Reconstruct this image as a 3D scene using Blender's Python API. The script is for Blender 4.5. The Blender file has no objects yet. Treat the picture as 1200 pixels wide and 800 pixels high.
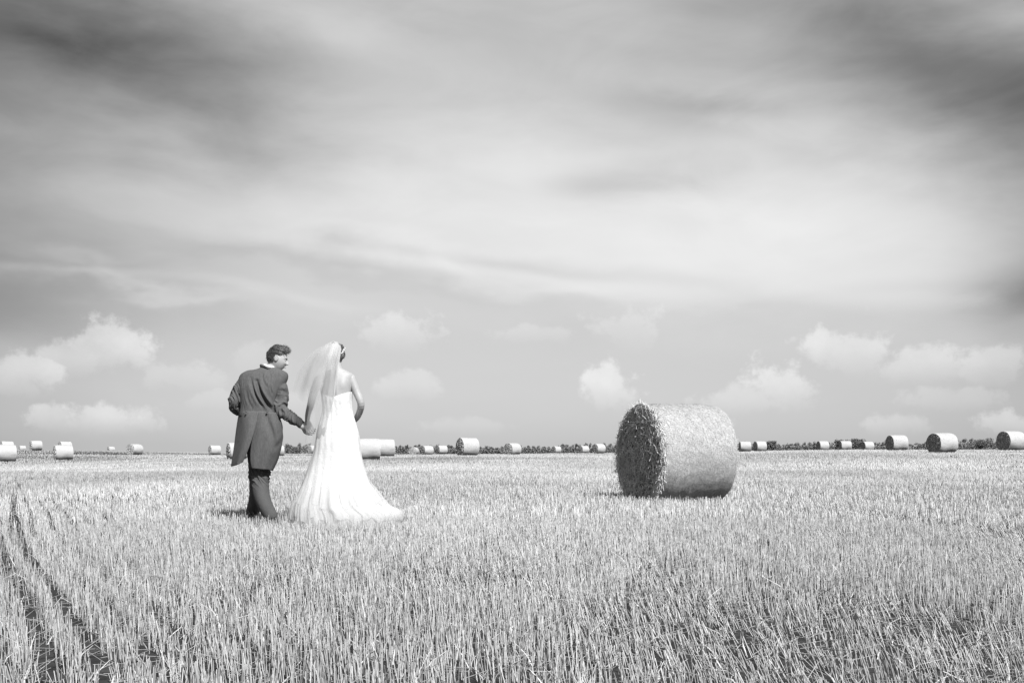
import bpy, bmesh, math, random
import numpy as np
from mathutils import Vector, noise as mnoise

# ------------------------------------------------------------------ camera, sky, sun, exposure
sc = bpy.context.scene
COL = sc.collection
F = 1166.7          # focal length in photo pixels (35 mm on 36 mm, 1200 px wide)
EYE = 0.79          # camera height, m
HOR = 520.0         # eye level row in the photograph
cam_d = bpy.data.cameras.new('camera')
cam = bpy.data.objects.new('camera', cam_d)
COL.objects.link(cam)
cam.location = (0, 0, EYE)
cam.rotation_euler = (math.radians(90), 0, 0)
cam_d.lens = 35
cam_d.sensor_width = 36
cam_d.shift_y = (HOR - 400) / 1200
cam_d.clip_start = 0.05
cam_d.clip_end = 9000
sc.camera = cam

SUN_EL, SUN_AZ = math.radians(46), math.radians(152)   # azimuth clockwise from +Y (view direction)
sun_d = bpy.data.lights.new('sun', 'SUN')
sun_d.energy = 5.0
sun_d.angle = math.radians(0.5)
sun_d.color = (1.0, 1.0, 1.0)
sun = bpy.data.objects.new('sun', sun_d)
COL.objects.link(sun)
sdir = Vector((math.sin(SUN_AZ) * math.cos(SUN_EL), math.cos(SUN_AZ) * math.cos(SUN_EL), math.sin(SUN_EL)))
sun.rotation_euler = sdir.to_track_quat('Z', 'Y').to_euler()
sun.location = sdir * 50

sc.view_settings.view_transform = 'Standard'
sc.view_settings.look = 'None'
sc.view_settings.gamma = 1
sc.view_settings.exposure = 0.45
sc.view_settings.use_curve_mapping = False
sc.cycles.max_bounces = 6
sc.cycles.transparent_max_bounces = 24


class NT:
    """tiny helper for node maths"""
    def __init__(s, tree):
        s.t = tree; s.n = tree.nodes; s.l = tree.links
    def node(s, kind, **kw):
        n = s.n.new(kind)
        for k, v in kw.items():
            setattr(n, k, v)
        return n
    def put(s, sock, v):
        if isinstance(v, (int, float)):
            sock.default_value = v
        elif isinstance(v, tuple):
            sock.default_value = v
        elif v is not None:
            s.l.new(v, sock)
    def m(s, op, a, b=None, c=None, clamp=False):
        n = s.n.new('ShaderNodeMath'); n.operation = op; n.use_clamp = clamp
        s.put(n.inputs[0], a)
        if b is not None: s.put(n.inputs[1], b)
        if c is not None: s.put(n.inputs[2], c)
        return n.outputs[0]
    def smooth(s, x, lo, hi, a=0.0, b=1.0):
        n = s.n.new('ShaderNodeMapRange'); n.interpolation_type = 'SMOOTHSTEP'
        s.put(n.inputs[0], x)
        for i, v in enumerate((lo, hi, a, b)):
            s.put(n.inputs[i + 1], v)
        return n.outputs[0]
    def comb(s, x, y, z=0.0):
        n = s.n.new('ShaderNodeCombineXYZ')
        s.put(n.inputs[0], x); s.put(n.inputs[1], y); s.put(n.inputs[2], z)
        return n.outputs[0]
    def noise(s, vec, scale, detail=4, rough=0.5, dist=0.0):
        n = s.n.new('ShaderNodeTexNoise')
        s.put(n.inputs['Vector'], vec)
        n.inputs['Scale'].default_value = scale
        n.inputs['Detail'].default_value = detail
        n.inputs['Roughness'].default_value = rough
        n.inputs['Distortion'].default_value = dist
        return n.outputs[0]


# soft banks of high cloud; outer dark ones also paint in lens vignette: photo px, py, radius x, radius y, tilt (deg, + = rises to the right), amount
SKY_STRENGTH = 0.09
SKY_BLOBS = [
    (-60, -10, 360, 140, -12, -0.24), (200, 70, 180, 60, -22, -0.16), (-150, 190, 240, 190, 0, -0.24),
    (480, -40, 150, 60, -25, -0.110), (330, 10, 130, 30, -10, 0.054),
    (620, 250, 330, 90, -8, 0.117), (250, 240, 260, 80, -8, 0.090), (920, 270, 240, 90, -10, 0.099),
    (1060, 30, 340, 75, -14, -0.20), (1190, 120, 200, 85, -28, -0.23), (1290, 230, 130, 120, 0, -0.18),
     (800, 110, 120, 22, -15, -0.033), (1230, 350, 70, 60, 10, -0.088),
    (-60, 360, 200, 55, 0, -0.17), (-80, 500, 200, 90, 0, -0.077), (1300, 470, 200, 90, 0, -0.077),
    (700, 60, 200, 50, 0, -0.033), (150, 325, 140, 8, -4, 0.09), (330, 308, 220, 9, -6, -0.06), (640, 322, 330, 11, -7, 0.05),
]
SKY_PATCHES = [
    (740, 216, 75, 22, 2, -0.15), (690, 222, 50, 12, 0, -0.06), (1205, 345, 60, 30, 12, -0.22), (800, 120, 90, 14, -12, -0.10), (850, 160, 130, 14, -20, -0.05),
    (640, 326, 300, 9, -6, 0.07), (560, 306, 170, 7, -7, -0.05), (120, 322, 120, 5, -1, 0.08), (60, 312, 150, 6, -3, -0.05), (330, 345, 110, 7, -8, 0.05), (1020, 345, 200, 9, 0, -0.04),
]
CUMULUS = [
    (125, 408, 48, 27, 0.20), (85, 420, 40, 18, 0.14), (18, 440, 42, 22, 0.16), (115, 490, 50, 17, 0.17), (65, 492, 34, 14, 0.13), (150, 494, 36, 14, 0.11),
    (215, 442, 45, 18, 0.06), (465, 388, 50, 22, 0.11), (480, 455, 38, 14, 0.07), (300, 418, 40, 18, 0.05),
    (735, 385, 42, 26, 0.07), (712, 456, 38, 26, 0.16), (915, 452, 48, 26, 0.17), (870, 468, 60, 17, 0.10), (990, 412, 46, 26, 0.14),
    (1085, 425, 40, 20, 0.13), (1165, 428, 32, 22, 0.12), (1175, 497, 32, 15, 0.16), (1055, 497, 36, 12, 0.09), (620, 392, 50, 10, 0.05), (560, 500, 60, 9, 0.04), (790, 498, 60, 10, 0.05), (360, 470, 50, 12, 0.05), (1120, 470, 60, 12, 0.06), (255, 470, 50, 10, 0.05),
]

w = bpy.data.worlds.new('World')
sc.world = w
w.use_nodes = True
w.node_tree.nodes.clear()
T = NT(w.node_tree)
tc = T.node('ShaderNodeTexCoord')
sep = T.node('ShaderNodeSeparateXYZ')
T.l.new(tc.outputs['Generated'], sep.inputs[0])
X, Y, Z = sep.outputs
# azimuth (in units of the tangent near the view axis) and tangent of the elevation
az = T.m('ARCTAN2', X, Y)
hyp = T.m('SQRT', T.m('ADD', T.m('MULTIPLY', X, X), T.m('MULTIPLY', Y, Y)))
el = T.m('DIVIDE', Z, T.m('MAXIMUM', hyp, 0.05))


def sky_uv(px, py):
    a = math.atan((px - 600) / F)
    return a, (HOR - py) / F * math.cos(a)


# wandering offsets so that no cloud has a clean edge
vec_lo = T.comb(T.m('MULTIPLY', az, 1.0), T.m('MULTIPLY', el, 2.6))
n1 = T.noise(vec_lo, 3.2, 5, 0.5)
n2 = T.noise(T.comb(T.m('ADD', az, 7.3), T.m('MULTIPLY', el, 2.2)), 4.1, 5, 0.5)
azd = T.m('ADD', az, T.m('MULTIPLY', T.m('SUBTRACT', n1, 0.5), 0.22))
eld = T.m('ADD', el, T.m('MULTIPLY', T.m('SUBTRACT', n2, 0.5), 0.16))


def blob(px, py, rx, ry, rot, amp, a_in=None, e_in=None):
    """soft elliptical bank of high cloud (clear dark gap, or painted vignette) in the direction of photo pixel px, py"""
    a0, e0 = sky_uv(px, py)
    da = T.m('SUBTRACT', a_in or azd, a0)
    de = T.m('SUBTRACT', e_in or eld, e0)
    c, s_ = math.cos(math.radians(rot)), math.sin(math.radians(rot))
    u = T.m('MULTIPLY', T.m('ADD', T.m('MULTIPLY', da, c), T.m('MULTIPLY', de, s_)), F / rx)
    v = T.m('MULTIPLY', T.m('SUBTRACT', T.m('MULTIPLY', de, c), T.m('MULTIPLY', da, s_)), F / ry)
    r2 = T.m('ADD', T.m('MULTIPLY', u, u), T.m('MULTIPLY', v, v))
    return T.m('MULTIPLY', T.m('EXPONENT', T.m('MULTIPLY', r2, -1.0)), amp)


sky = T.node('ShaderNodeTexSky')
sky.sky_type = 'NISHITA'
sky.sun_disc = False
sky.sun_elevation = SUN_EL
sky.sun_rotation = SUN_AZ
bw = T.node('ShaderNodeRGBToBW')
T.l.new(sky.outputs[0], bw.inputs[0])
clear = T.m('MINIMUM', T.m('MULTIPLY', bw.outputs[0], SKY_STRENGTH), 0.62)

L = T.m('ADD', T.m('MULTIPLY', clear, 0.30), 0.415)
streak = T.noise(T.comb(T.m('ADD', T.m('MULTIPLY', az, 1.0), T.m('MULTIPLY', el, 0.8)),
                        T.m('SUBTRACT', T.m('MULTIPLY', el, 6.0), T.m('MULTIPLY', az, -1.1))), 2.6, 4, 0.45, 0.4)
L = T.m('ADD', L, T.m('MULTIPLY', T.m('SUBTRACT', streak, 0.5), T.smooth(el, 0.03, 0.3, 0.02, 0.12)))
puff = T.noise(T.comb(T.m('ADD', az, 3.1), T.m('MULTIPLY', el, 2.3)), 6.5, 8, 0.58, 0.6)
L = T.m('ADD', L, T.m('MULTIPLY', T.m('SUBTRACT', puff, 0.5), T.smooth(el, 0.08, 0.28, 0.03, 0.17)))
for b in SKY_BLOBS:
    L = T.m('ADD', L, blob(*b))
azf = T.m('ADD', az, T.m('MULTIPLY', T.m('SUBTRACT', puff, 0.5), 0.10))
elf = T.m('ADD', el, T.m('MULTIPLY', T.m('SUBTRACT', n1, 0.5), 0.035))
for b in SKY_PATCHES:
    L = T.m('ADD', L, blob(*b, a_in=azf, e_in=elf))
# the thin veil's sharp lower edge: brighter above, clear below
azs = az
edge_e = T.m('ADD', T.m('MULTIPLY', T.m('SUBTRACT', az, 0.0), -0.10),
             T.m('ADD', 0.168, T.m('MULTIPLY', T.m('SUBTRACT', n2, 0.5), 0.10)))
edge = T.smooth(T.m('SUBTRACT', el, edge_e), -0.006, 0.016, 0.0, 1.0)
edge_w = T.m('MULTIPLY', T.smooth(T.m('ABSOLUTE', T.m('SUBTRACT', az, 0.1)), 0.18, 0.5, 1.0, 0.3), 0.075)
L = T.m('ADD', L, T.m('MULTIPLY', edge, edge_w))
# fair-weather cumulus near the horizon
cv = T.comb(az, el)
cn = T.noise(cv, 24.0, 10, 0.64)
cn2 = T.noise(cv, 9.0, 3, 0.5)
pert = T.m('ADD', T.m('MULTIPLY', T.m('SUBTRACT', cn, 0.5), 3.0), T.m('MULTIPLY', T.m('SUBTRACT', cn2, 0.5), 1.3))
cum = None
for (px, py, rx, ry, amp) in CUMULUS:
    a0, e0 = sky_uv(px, py)
    u = T.m('MULTIPLY', T.m('SUBTRACT', az, a0), F / rx)
    v = T.m('MULTIPLY', T.m('SUBTRACT', el, e0), F / (ry * 1.22))
    r = T.m('SQRT', T.m('ADD', T.m('MULTIPLY', u, u), T.m('MULTIPLY', v, v)))
    k = T.m('ADD', T.m('SUBTRACT', 1.0, r), pert)
    body = T.smooth(k, -0.10, 0.42, 0.0, amp * 1.0)
    body = T.m('MULTIPLY', body, T.smooth(v, -1.15, 0.45, 0.0, 1.0))
    cum = body if cum is None else T.m('MAXIMUM', cum, body)
cshade = T.m('ADD', 0.92, T.m('MULTIPLY', T.m('SUBTRACT', cn, 0.5), 1.4))
L = T.m('ADD', L, T.m('MULTIPLY', cum, cshade))
L = T.m('MAXIMUM', L, 0.08)
# unseen sky overhead and behind the camera, dimmed to cut fill and deepen shadows
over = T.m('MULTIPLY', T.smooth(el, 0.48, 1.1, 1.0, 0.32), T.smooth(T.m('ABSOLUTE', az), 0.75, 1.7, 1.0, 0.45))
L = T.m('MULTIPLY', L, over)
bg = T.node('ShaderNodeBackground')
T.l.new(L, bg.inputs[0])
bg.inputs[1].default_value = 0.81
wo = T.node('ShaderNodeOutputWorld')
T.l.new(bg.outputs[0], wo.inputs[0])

# ------------------------------------------------------------------ helpers
rng = np.random.default_rng(7)
random.seed(7)


def g(v):
    return (v, v, v, 1.0)


def mat(name, base, rough=0.8, spec=0.2, noise_scale=None, noise_amt=0.0, bump=0.0, bump_scale=60.0,
        attr=False, translucent=0.0, stretch=None):
    """grey material; optional noise in albedo, bump, and a per-piece albedo factor from the colour attribute"""
    m = bpy.data.materials.new(name)
    m.use_nodes = True
    n = NT(m.node_tree)
    b = m.node_tree.nodes['Principled BSDF']
    b.inputs['Roughness'].default_value = rough
    b.inputs['Specular IOR Level'].default_value = spec
    val = None
    tcn = n.node('ShaderNodeTexCoord')
    vec = tcn.outputs['Object']
    if stretch:
        mp = n.node('ShaderNodeMapping'); mp.inputs['Scale'].default_value = stretch
        n.l.new(vec, mp.inputs[0]); vec = mp.outputs[0]
    if noise_scale:
        ns = n.noise(vec, noise_scale, 6, 0.6)
        val = n.m('MULTIPLY', n.smooth(ns, 0.25, 0.75, 1 - noise_amt, 1 + noise_amt), base)
    if attr:
        at = n.node('ShaderNodeAttribute'); at.attribute_name = 'tone'
        val = n.m('MULTIPLY', at.outputs['Fac'], val if val is not None else base)
    if val is not None:
        cb = n.node('ShaderNodeCombineColor')
        for i in range(3): n.l.new(val, cb.inputs[i])
        n.l.new(cb.outputs[0], b.inputs['Base Color'])
        colsock = cb.outputs[0]
    else:
        b.inputs['Base Color'].default_value = g(base)
        colsock = None
    if bump:
        bp = n.node('ShaderNodeBump'); bp.inputs['Strength'].default_value = bump; bp.inputs['Distance'].default_value = 0.01
        n.l.new(n.noise(vec, bump_scale, 5, 0.6), bp.inputs['Height'])
        n.l.new(bp.outputs[0], b.inputs['Normal'])
    if translucent:
        tr = n.node('ShaderNodeBsdfTranslucent')
        if colsock: n.l.new(colsock, tr.inputs[0])
        else: tr.inputs[0].default_value = g(base)
        mx = n.node('ShaderNodeMixShader'); mx.inputs[0].default_value = translucent
        n.l.new(b.outputs[0], mx.inputs[1]); n.l.new(tr.outputs[0], mx.inputs[2])
        n.l.new(mx.outputs[0], m.node_tree.nodes['Material Output'].inputs[0])
    return m


def mesh_np(name, V, Q, material=None, tone=None, smooth=False, tris=False):
    """mesh data from numpy arrays (quads or triangles)"""
    k = 3 if tris else 4
    me = bpy.data.meshes.new(name)
    V = np.asarray(V, dtype=np.float32); Q = np.asarray(Q, dtype=np.int32)
    me.vertices.add(len(V)); me.vertices.foreach_set('co', V.ravel())
    me.loops.add(len(Q) * k); me.loops.foreach_set('vertex_index', Q.ravel())
    me.polygons.add(len(Q))
    me.polygons.foreach_set('loop_start', np.arange(0, len(Q) * k, k, dtype=np.int32))
    if tone is not None:
        a = me.attributes.new('tone', 'FLOAT', 'POINT')
        a.data.foreach_set('value', np.asarray(tone, dtype=np.float32))
    me.update(calc_edges=True)
    me.validate()
    if material: me.materials.append(material)
    if smooth: me.polygons.foreach_set('use_smooth', np.ones(len(me.polygons), dtype=bool))
    return me


def link(name, me, parent=None, loc=None, label=None, category=None, group=None, kind=None):
    o = bpy.data.objects.new(name, me)
    COL.objects.link(o)
    if parent: o.parent = parent
    if loc is not None: o.location = loc
    if label: o['label'] = label
    if category: o['category'] = category
    if group: o['group'] = group
    if kind: o['kind'] = kind
    return o


def empty(name, loc, label, category, group=None, rz=0.0):
    o = link(name, None, None, loc, label, category, group)
    o.rotation_euler = (0, 0, rz)
    return o


def ribbons(P, D, S, L_, W, bend=None, seg=2, prism=True, taper=0.7):
    """straws: P base, D direction (unit), S side (unit), L_ length, W width, bend vector at the tip.
    returns verts, quads; each straw is a 3-sided tube (prism) or one flat strip"""
    n = len(P)
    U = np.cross(D, S)
    U /= np.linalg.norm(U, axis=1, keepdims=True) + 1e-9
    cs = 3 if prism else 2
    rings = []
    for i in range(seg + 1):
        t = i / seg
        c = P + D * (L_ * t)[:, None]
        if bend is not None: c = c + bend * (t * t)
        hw = (W * 0.5 * (1 - (1 - taper) * t))[:, None]
        if prism:
            for a in (90, 210, 330):
                rings.append(c + (S * math.cos(math.radians(a)) + U * math.sin(math.radians(a))) * hw)
        else:
            rings.append(c - S * hw); rings.append(c + S * hw)
    V = np.stack(rings, 1).reshape(-1, 3)
    per = cs * (seg + 1)
    q = []
    for i in range(seg):
        if prism:
            for a in range(3):
                b = (a + 1) % 3
                q.append((i * 3 + a, i * 3 + b, (i + 1) * 3 + b, (i + 1) * 3 + a))
        else:
            q.append((i * 2, i * 2 + 1, i * 2 + 3, i * 2 + 2))
    q = np.array(q)
    Q = (np.arange(n)[:, None, None] * per + q[None]).reshape(-1, 4)
    return V, Q, per


def cat_meshes(parts):
    V, Q, Tn, off = [], [], [], 0
    for v, q, t in parts:
        V.append(v); Q.append(q + off); Tn.append(t); off += len(v)
    return np.concatenate(V), np.concatenate(Q), np.concatenate(Tn)


def unit(a):
    return a / (np.linalg.norm(a, axis=-1, keepdims=True) + 1e-9)


class ValueNoise:
    def __init__(s, seed, n=64):
        s.g = np.random.default_rng(seed).random((n, n)); s.n = n
    def __call__(s, x, y):
        xi = np.floor(x).astype(int); yi = np.floor(y).astype(int)
        fx = x - xi; fy = y - yi
        fx = fx * fx * (3 - 2 * fx); fy = fy * fy * (3 - 2 * fy)
        n = s.n
        a = s.g[xi % n, yi % n]; b = s.g[(xi + 1) % n, yi % n]
        c = s.g[xi % n, (yi + 1) % n]; d = s.g[(xi + 1) % n, (yi + 1) % n]
        return (a * (1 - fx) + b * fx) * (1 - fy) + (c * (1 - fx) + d * fx) * fy


VN = [ValueNoise(i) for i in range(6)]

# ------------------------------------------------------------------ bales: where they stand
BD, BL = 1.30, 1.22       # bale diameter and length, m
# photo centre x, top, bottom, |cos| of the angle between the end face and the line of sight, label
G_FAR, G_MID = 'round bales scattered across the stubble field', 'round bales scattered across the stubble field'
BALES = [
    (6, 519, 541, .15, 'large pale bale cut off by the left edge, in front of a farther one'),
    (8, 516.5, 530, .25, 'bale whose top peeps out above the big bale at the left edge'),
    (26, 519.5, 526.5, .30, 'tiny far bale just right of the one cut by the left edge'),
    (42, 515.5, 527.5, .30, 'bale with dark end and shaded underside, left of the paired bales, fully on the skyline'),
    (74, 519.5, 539, .20, 'bright squat bale hiding another, at the far end of the wheel tracks'),
    (76, 516, 529, .35, 'bale mostly hidden behind the squat bale by the wheel tracks'),
    (130, 520, 527, .45, 'smallest lone bale on the bare skyline left of the man'),
    (158, 519, 533, .65, 'lone bale with wide loose straw end, midway between left edge and man'),
    (251.5, 521, 533, .35, 'small bale standing clear just left of the groom\'s coat tail'),
    (277.5, 517, 538, .25, 'bale half hidden by the groom\'s flared coat tail, its end face showing'),
    (325.5, 521, 534, .30, 'bale peeping out at the right of the groom\'s coat, before the hedge'),
    (367, 521, 531, .50, 'small bale under the joined hands, beside the bride\'s dress'),
    (432, 512, 539, .10, 'big side-on bale touching the right edge of the bride\'s dress'),
    (451.5, 514, 535, .10, 'side-on bale butted behind the one beside the bride\'s dress'),
    (485, 523, 533, .93, 'small round bale seen end-on, first right of the two side-on bales'),
    (500.5, 521, 533, .45, 'second bale right of the two side-on bales, grey end next to the end-on bale'),
    (517.5, 521, 532, .45, 'third bale right of the two side-on bales, before the bigger tall one'),
    (548, 512, 534, .45, 'largest bale on the skyline midway between bride and the near bale'),
    (600.5, 518, 533, .70, 'medium bale with hedge on both sides, just right of the tall skyline bale'),
    (652, 522, 531, .60, 'tiny lone bale against the hedge, midway between medium bale and the last pair'),
    (684, 521.5, 531, .60, 'smaller, left one of the pair just left of the near bale'),
    (702, 519.5, 531, .60, 'larger, right one of the pair just left of the near bale'),
    (873, 516, 529, .20, 'bale touching the right edge of the near bale, cut off by it'),
    (890.5, 516, 529, .45, 'second bale right of the near bale, dark end against its neighbour'),
    (964, 516, 528, .45, 'bale at the right end of the low hedge gap, first of three small ones'),
    (990.5, 515.5, 527.5, .30, 'middle one of three small bales below the taller bushy trees'),
    (1016.5, 516.5, 528, .50, 'third of three small bales, just left of the medium dark-ended one'),
    (1051, 508, 528, .50, 'medium bale with dark end, left neighbour of the big one at right'),
    (1104, 505, 531, .62, 'big bale with broad dark end, between medium bale and right-hand hedge'),
    (1185, 503.5, 528, .65, 'big dark-ended bale cut off by the right edge of the photo'),
]
ctrl = []
spots = []
for (cx, yt, yb, c, lab) in BALES:
    d = BD * F / (yb - yt)
    x = (cx - 600) / F * d
    z = EYE - (yb - HOR) / F * d
    spots.append((x, d, z))
    if d < 190:
        ctrl.append((x, d, z))
ctrl += [(x, y, 0.0) for y in (3, 6, 10, 14, 18) for x in (-y * .5, -y * .25, 0, y * .25, y * .5)]
ctrl += [(-30, 2, 0), (30, 2, 0), (0, -10, 0), (0, -60, 0), (-60, -60, 0), (60, -60, 0)]
ctrl = np.array(ctrl)
CPHI = np.arctan2(ctrl[:, 0], ctrl[:, 1]); CLR = np.log(np.hypot(ctrl[:, 0], ctrl[:, 1]))
CREST = 200.0


def terrain(x, y):
    x = np.asarray(x, float); y = np.asarray(y, float)
    r = np.hypot(x, y) + 1e-6
    phi = np.arctan2(x, y); lr = np.log(np.clip(r, 2, 190))
    dphi = np.abs((phi[..., None] - CPHI + np.pi) % (2 * np.pi) - np.pi)
    d2 = (dphi * 2.2) ** 2 + ((lr[..., None] - CLR) * 1.3) ** 2 + 0.006
    wt = d2 ** -2.0
    z = (wt * ctrl[:, 2]).sum(-1) / wt.sum(-1)
    line = EYE - np.interp(phi, [-3.1, -.46, -.33, -.27, -.15, .12, .2, .42, 3.1], [10, 7.4, 9.8, 11.2, 14.2, 13.8, 11.2, 10.6, 10]) / F * r
    k = np.clip((r - 120) / (CREST - 120), 0, 1); k = k * k * (3 - 2 * k)
    return z * (1 - k) + line * k


# ------------------------------------------------------------------ ground sheet
m_soil = mat('stubble_soil', 0.045, 0.95, 0.05, 6.0, 0.5, bump=0.6, bump_scale=40)
rad = np.concatenate([[0.0], np.geomspace(0.6, 4500, 150)])
na = 240
A = np.linspace(0, 2 * np.pi, na, endpoint=False)
R_, A_ = np.meshgrid(rad[1:], A, indexing='ij')
gx = R_ * np.sin(A_); gy = R_ * np.cos(A_)
gz = terrain(gx, gy)
V = np.concatenate([[[0, 0, 0.0]], np.stack([gx, gy, gz], -1).reshape(-1, 3)])
i, j = np.meshgrid(np.arange(len(rad) - 2), np.arange(na), indexing='ij')
jn = (j + 1) % na
Q = np.stack([1 + i * na + j, 1 + i * na + jn, 1 + (i + 1) * na + jn, 1 + (i + 1) * na + j], -1).reshape(-1, 4)[:, ::-1]
me = mesh_np('stubble_field_ground', V, Q, m_soil, smooth=True)
ground = link('ground', me, kind='structure')
bm = bmesh.new(); bm.from_mesh(me); bm.verts.ensure_lookup_table()
for a in range(na):
    bm.faces.new((bm.verts[0], bm.verts[1 + (a + 1) % na], bm.verts[1 + a]))
bmesh.ops.recalc_face_normals(bm, faces=bm.faces)
bm.to_mesh(me); bm.free()

# ------------------------------------------------------------------ stubble
def px_ground(px, py):
    y = EYE * F / (py - HOR)
    return (px - 600) * y / F, y


def seg_dist(x, y, poly):
    d = np.full(x.shape, 1e9)
    for (x0, y0), (x1, y1) in zip(poly[:-1], poly[1:]):
        vx, vy = x1 - x0, y1 - y0
        t = np.clip(((x - x0) * vx + (y - y0) * vy) / (vx * vx + vy * vy), 0, 1)
        d = np.minimum(d, np.hypot(x - x0 - t * vx, y - y0 - t * vy))
    return d


TRACKS = [
    [px_ground(*p) for p in ((130, 800), (104, 754), (78, 722), (42, 667), (25, 637), (20, 600), (17, 585), (22, 570), (40, 556), (62, 548))],
    [px_ground(*p) for p in ((75, 800), (58, 770), (32, 702), (14, 672), (3, 644), (-4, 610), (-3, 590), (4, 572), (25, 556), (50, 547))],
    [px_ground(*p) for p in ((12, 800), (0, 765), (-20, 720), (-60, 640))],
]


def track(x, y):
    k = np.ones(x.shape)
    r = np.hypot(x, y)
    for t, wd in zip(TRACKS, (0.055, 0.05, 0.045)):
        ww = wd * 0.62 * (1 + 0.035 * np.clip(r - 5, 0, 30))
        k *= np.clip((seg_dist(x, y, t) - ww * 0.55) / (ww * 0.6), 0.16 + 0.45 * np.clip((r - 14) / 14, 0, 1), 1)
    return k


def lodge(x, y):
    """0..1 patches where the stubble was pushed over / thinned"""
    n = VN[0](x * 0.9 + 11, y * 0.5 + 3) * 0.6 + VN[1](x * 2.3, y * 1.1) * 0.4
    right = np.clip((x / np.maximum(y, 1) - 0.02) * 2.2, 0, 1) * np.clip((9 - y) / 6, 0, 1)
    return np.clip((n - 0.60 + 0.22 * right) * 5, 0, 1)


m_straw = mat('straw_stalks', 0.65, 0.6, 0.25, attr=True, translucent=0.12)
parts = []


def scatter(r0, r1, dens, half=math.radians(37)):
    n = int(dens * half * (r1 * r1 - r0 * r0))
    r = np.sqrt(rng.random(n) * (r1 * r1 - r0 * r0) + r0 * r0)
    a = (rng.random(n) * 2 - 1) * half
    return r * np.sin(a), r * np.cos(a)


bands = [(1.3, 3.0, 900), (3.0, 5.0, 1600), (5, 7, 1600), (7, 10, 1600), (10, 14, 1250), (14, 20, 800), (20, 30, 450), (30, 45, 220), (45, 70, 80), (70, 110, 32), (110, 205, 11)]
for (r0, r1, dens) in bands:
    x, y = scatter(r0, r1, dens)
    rm = (r0 + r1) / 2
    # rows across the field, softened with distance
    row = np.abs((((x * 0.88 + y * 0.47 + 0.22 * VN[2](x * .25, y * .25)) / 0.17) % 1.0) - 0.5) * 2
    lo = lodge(x, y)
    clump = VN[3](x * 9, y * 9)
    keep = rng.random(len(x)) < track(x, y) * (1 - 0.80 * (row < 0.34) * min(1, 14 / rm)) * (1 - 0.25 * lo) * (0.50 + 0.85 * clump)
    x, y, lo = x[keep], y[keep], lo[keep]
    n = len(x)
    h = np.clip(rng.normal(0.094 if rm < 7 else 0.084, 0.019, n), 0.035, 0.15) * (1 - 0.25 * lo) * (0.82 + 0.36 * VN[4](x * .7, y * .4))
    wdt = (0.0023 + 0.0015 * rng.random(n)) * max(1, rm / 7) ** 0.52
    # lean: mostly upright, tops drifting to the left on the right side
    lean = rng.normal(0, 0.10, (n, 2)) * (1 + 1.0 * lo[:, None])
    lean[:, 0] -= 0.05 + 0.45 * lo * np.clip(x / np.maximum(y, 1) + 0.25, 0, 1) * 1.6
    D = unit(np.stack([lean[:, 0], lean[:, 1], np.ones(n)], -1))
    ang = rng.random(n) * math.pi if rm < 25 else rng.normal(0, 0.5, n)
    S = np.stack([np.cos(ang), np.sin(ang), np.zeros(n)], -1)
    S = unit(S - D * (S * D).sum(1, keepdims=True))
    P = np.stack([x, y, terrain(x, y) - 0.01], -1)
    near = rm < 12
    v, q, per = ribbons(P, D, S, h, wdt, None, 1, near, 0.92)
    tone = np.clip(rng.normal(0.93, 0.26, n), 0.25, 1.3)
    tone *= 1 - 0.30 * np.clip((y - 14) / 20, 0, 1) * (VN[1](x * .02 + 3, np.log(y) * 14) > .62) * VN[3](x * .15, y * .3) * 1.5
    tone *= 0.78 + 0.40 * VN[5](x * .35 + 5, y * .12) * 1.0
    parts.append((v, q, np.repeat(tone, per)))
    # torn leaf sheaths hugging the stalks
    if rm < 16:
        k = rng.random(n) < 0.14
        m_ = int(k.sum())
        Dk = unit(np.stack([rng.normal(0, .4, m_), rng.normal(0, .4, m_), np.ones(m_)], -1))
        ak = rng.random(m_) * math.pi * 2
        Sk = np.stack([np.cos(ak), np.sin(ak), np.zeros(m_)], -1)
        Sk = unit(Sk - Dk * (Sk * Dk).sum(1, keepdims=True))
        bend = np.stack([rng.normal(0, .04, m_), rng.normal(0, .04, m_), -0.05 * rng.random(m_)], -1)
        v, q, per = ribbons(P[k], Dk, Sk, 0.05 + 0.08 * rng.random(m_), np.full(m_, 0.0055), bend, 2, False, 0.3)
        parts.append((v, q, np.repeat(0.7 + 0.5 * rng.random(m_), per)))
    # loose straw lying on the ground between the rows
    if rm < 35:
        xl, yl = scatter(r0, r1, dens * 0.13)
        kl = rng.random(len(xl)) < 0.25 + 0.75 * track(xl, yl)
        xl, yl = xl[kl], yl[kl]
        n = len(xl)
        a = rng.random(n) * math.pi * 2
        D = unit(np.stack([np.cos(a), np.sin(a), rng.normal(0.1, 0.22, n)], -1))
        S = unit(np.cross(D, np.tile([0, 0, 1.0], (n, 1))))
        P = np.stack([xl, yl, terrain(xl, yl) + 0.008 + 0.035 * rng.random(n)], -1)
        v, q, per = ribbons(P, D, S, 0.04 + 0.11 * rng.random(n), 0.0034 * max(1, rm / 8) * np.ones(n), None, 1, rm < 8, 0.9)
        parts.append((v, q, np.repeat(0.35 + 0.5 * rng.random(n), per)))
V, Q, tn = cat_meshes(parts)
print('stubble faces', len(Q))
link('stubble', mesh_np('stubble', V, Q, m_straw, tn), kind='stuff')
del V, Q, tn, parts

# ------------------------------------------------------------------ round bales
m_wrap = mat('bale_netted_straw', 0.45, 0.75, 0.15, 22, 0.22, bump=0.5, bump_scale=90, stretch=(1, 3, 3))
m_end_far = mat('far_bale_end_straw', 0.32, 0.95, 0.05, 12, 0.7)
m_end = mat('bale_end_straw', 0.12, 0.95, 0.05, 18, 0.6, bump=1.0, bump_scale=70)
m_strand = mat('bale_straw_strands', 0.60, 0.6, 0.2, attr=True)

m_wisp = mat('bale_side_wisps', 0.50, 0.6, 0.2, attr=True)


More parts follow.
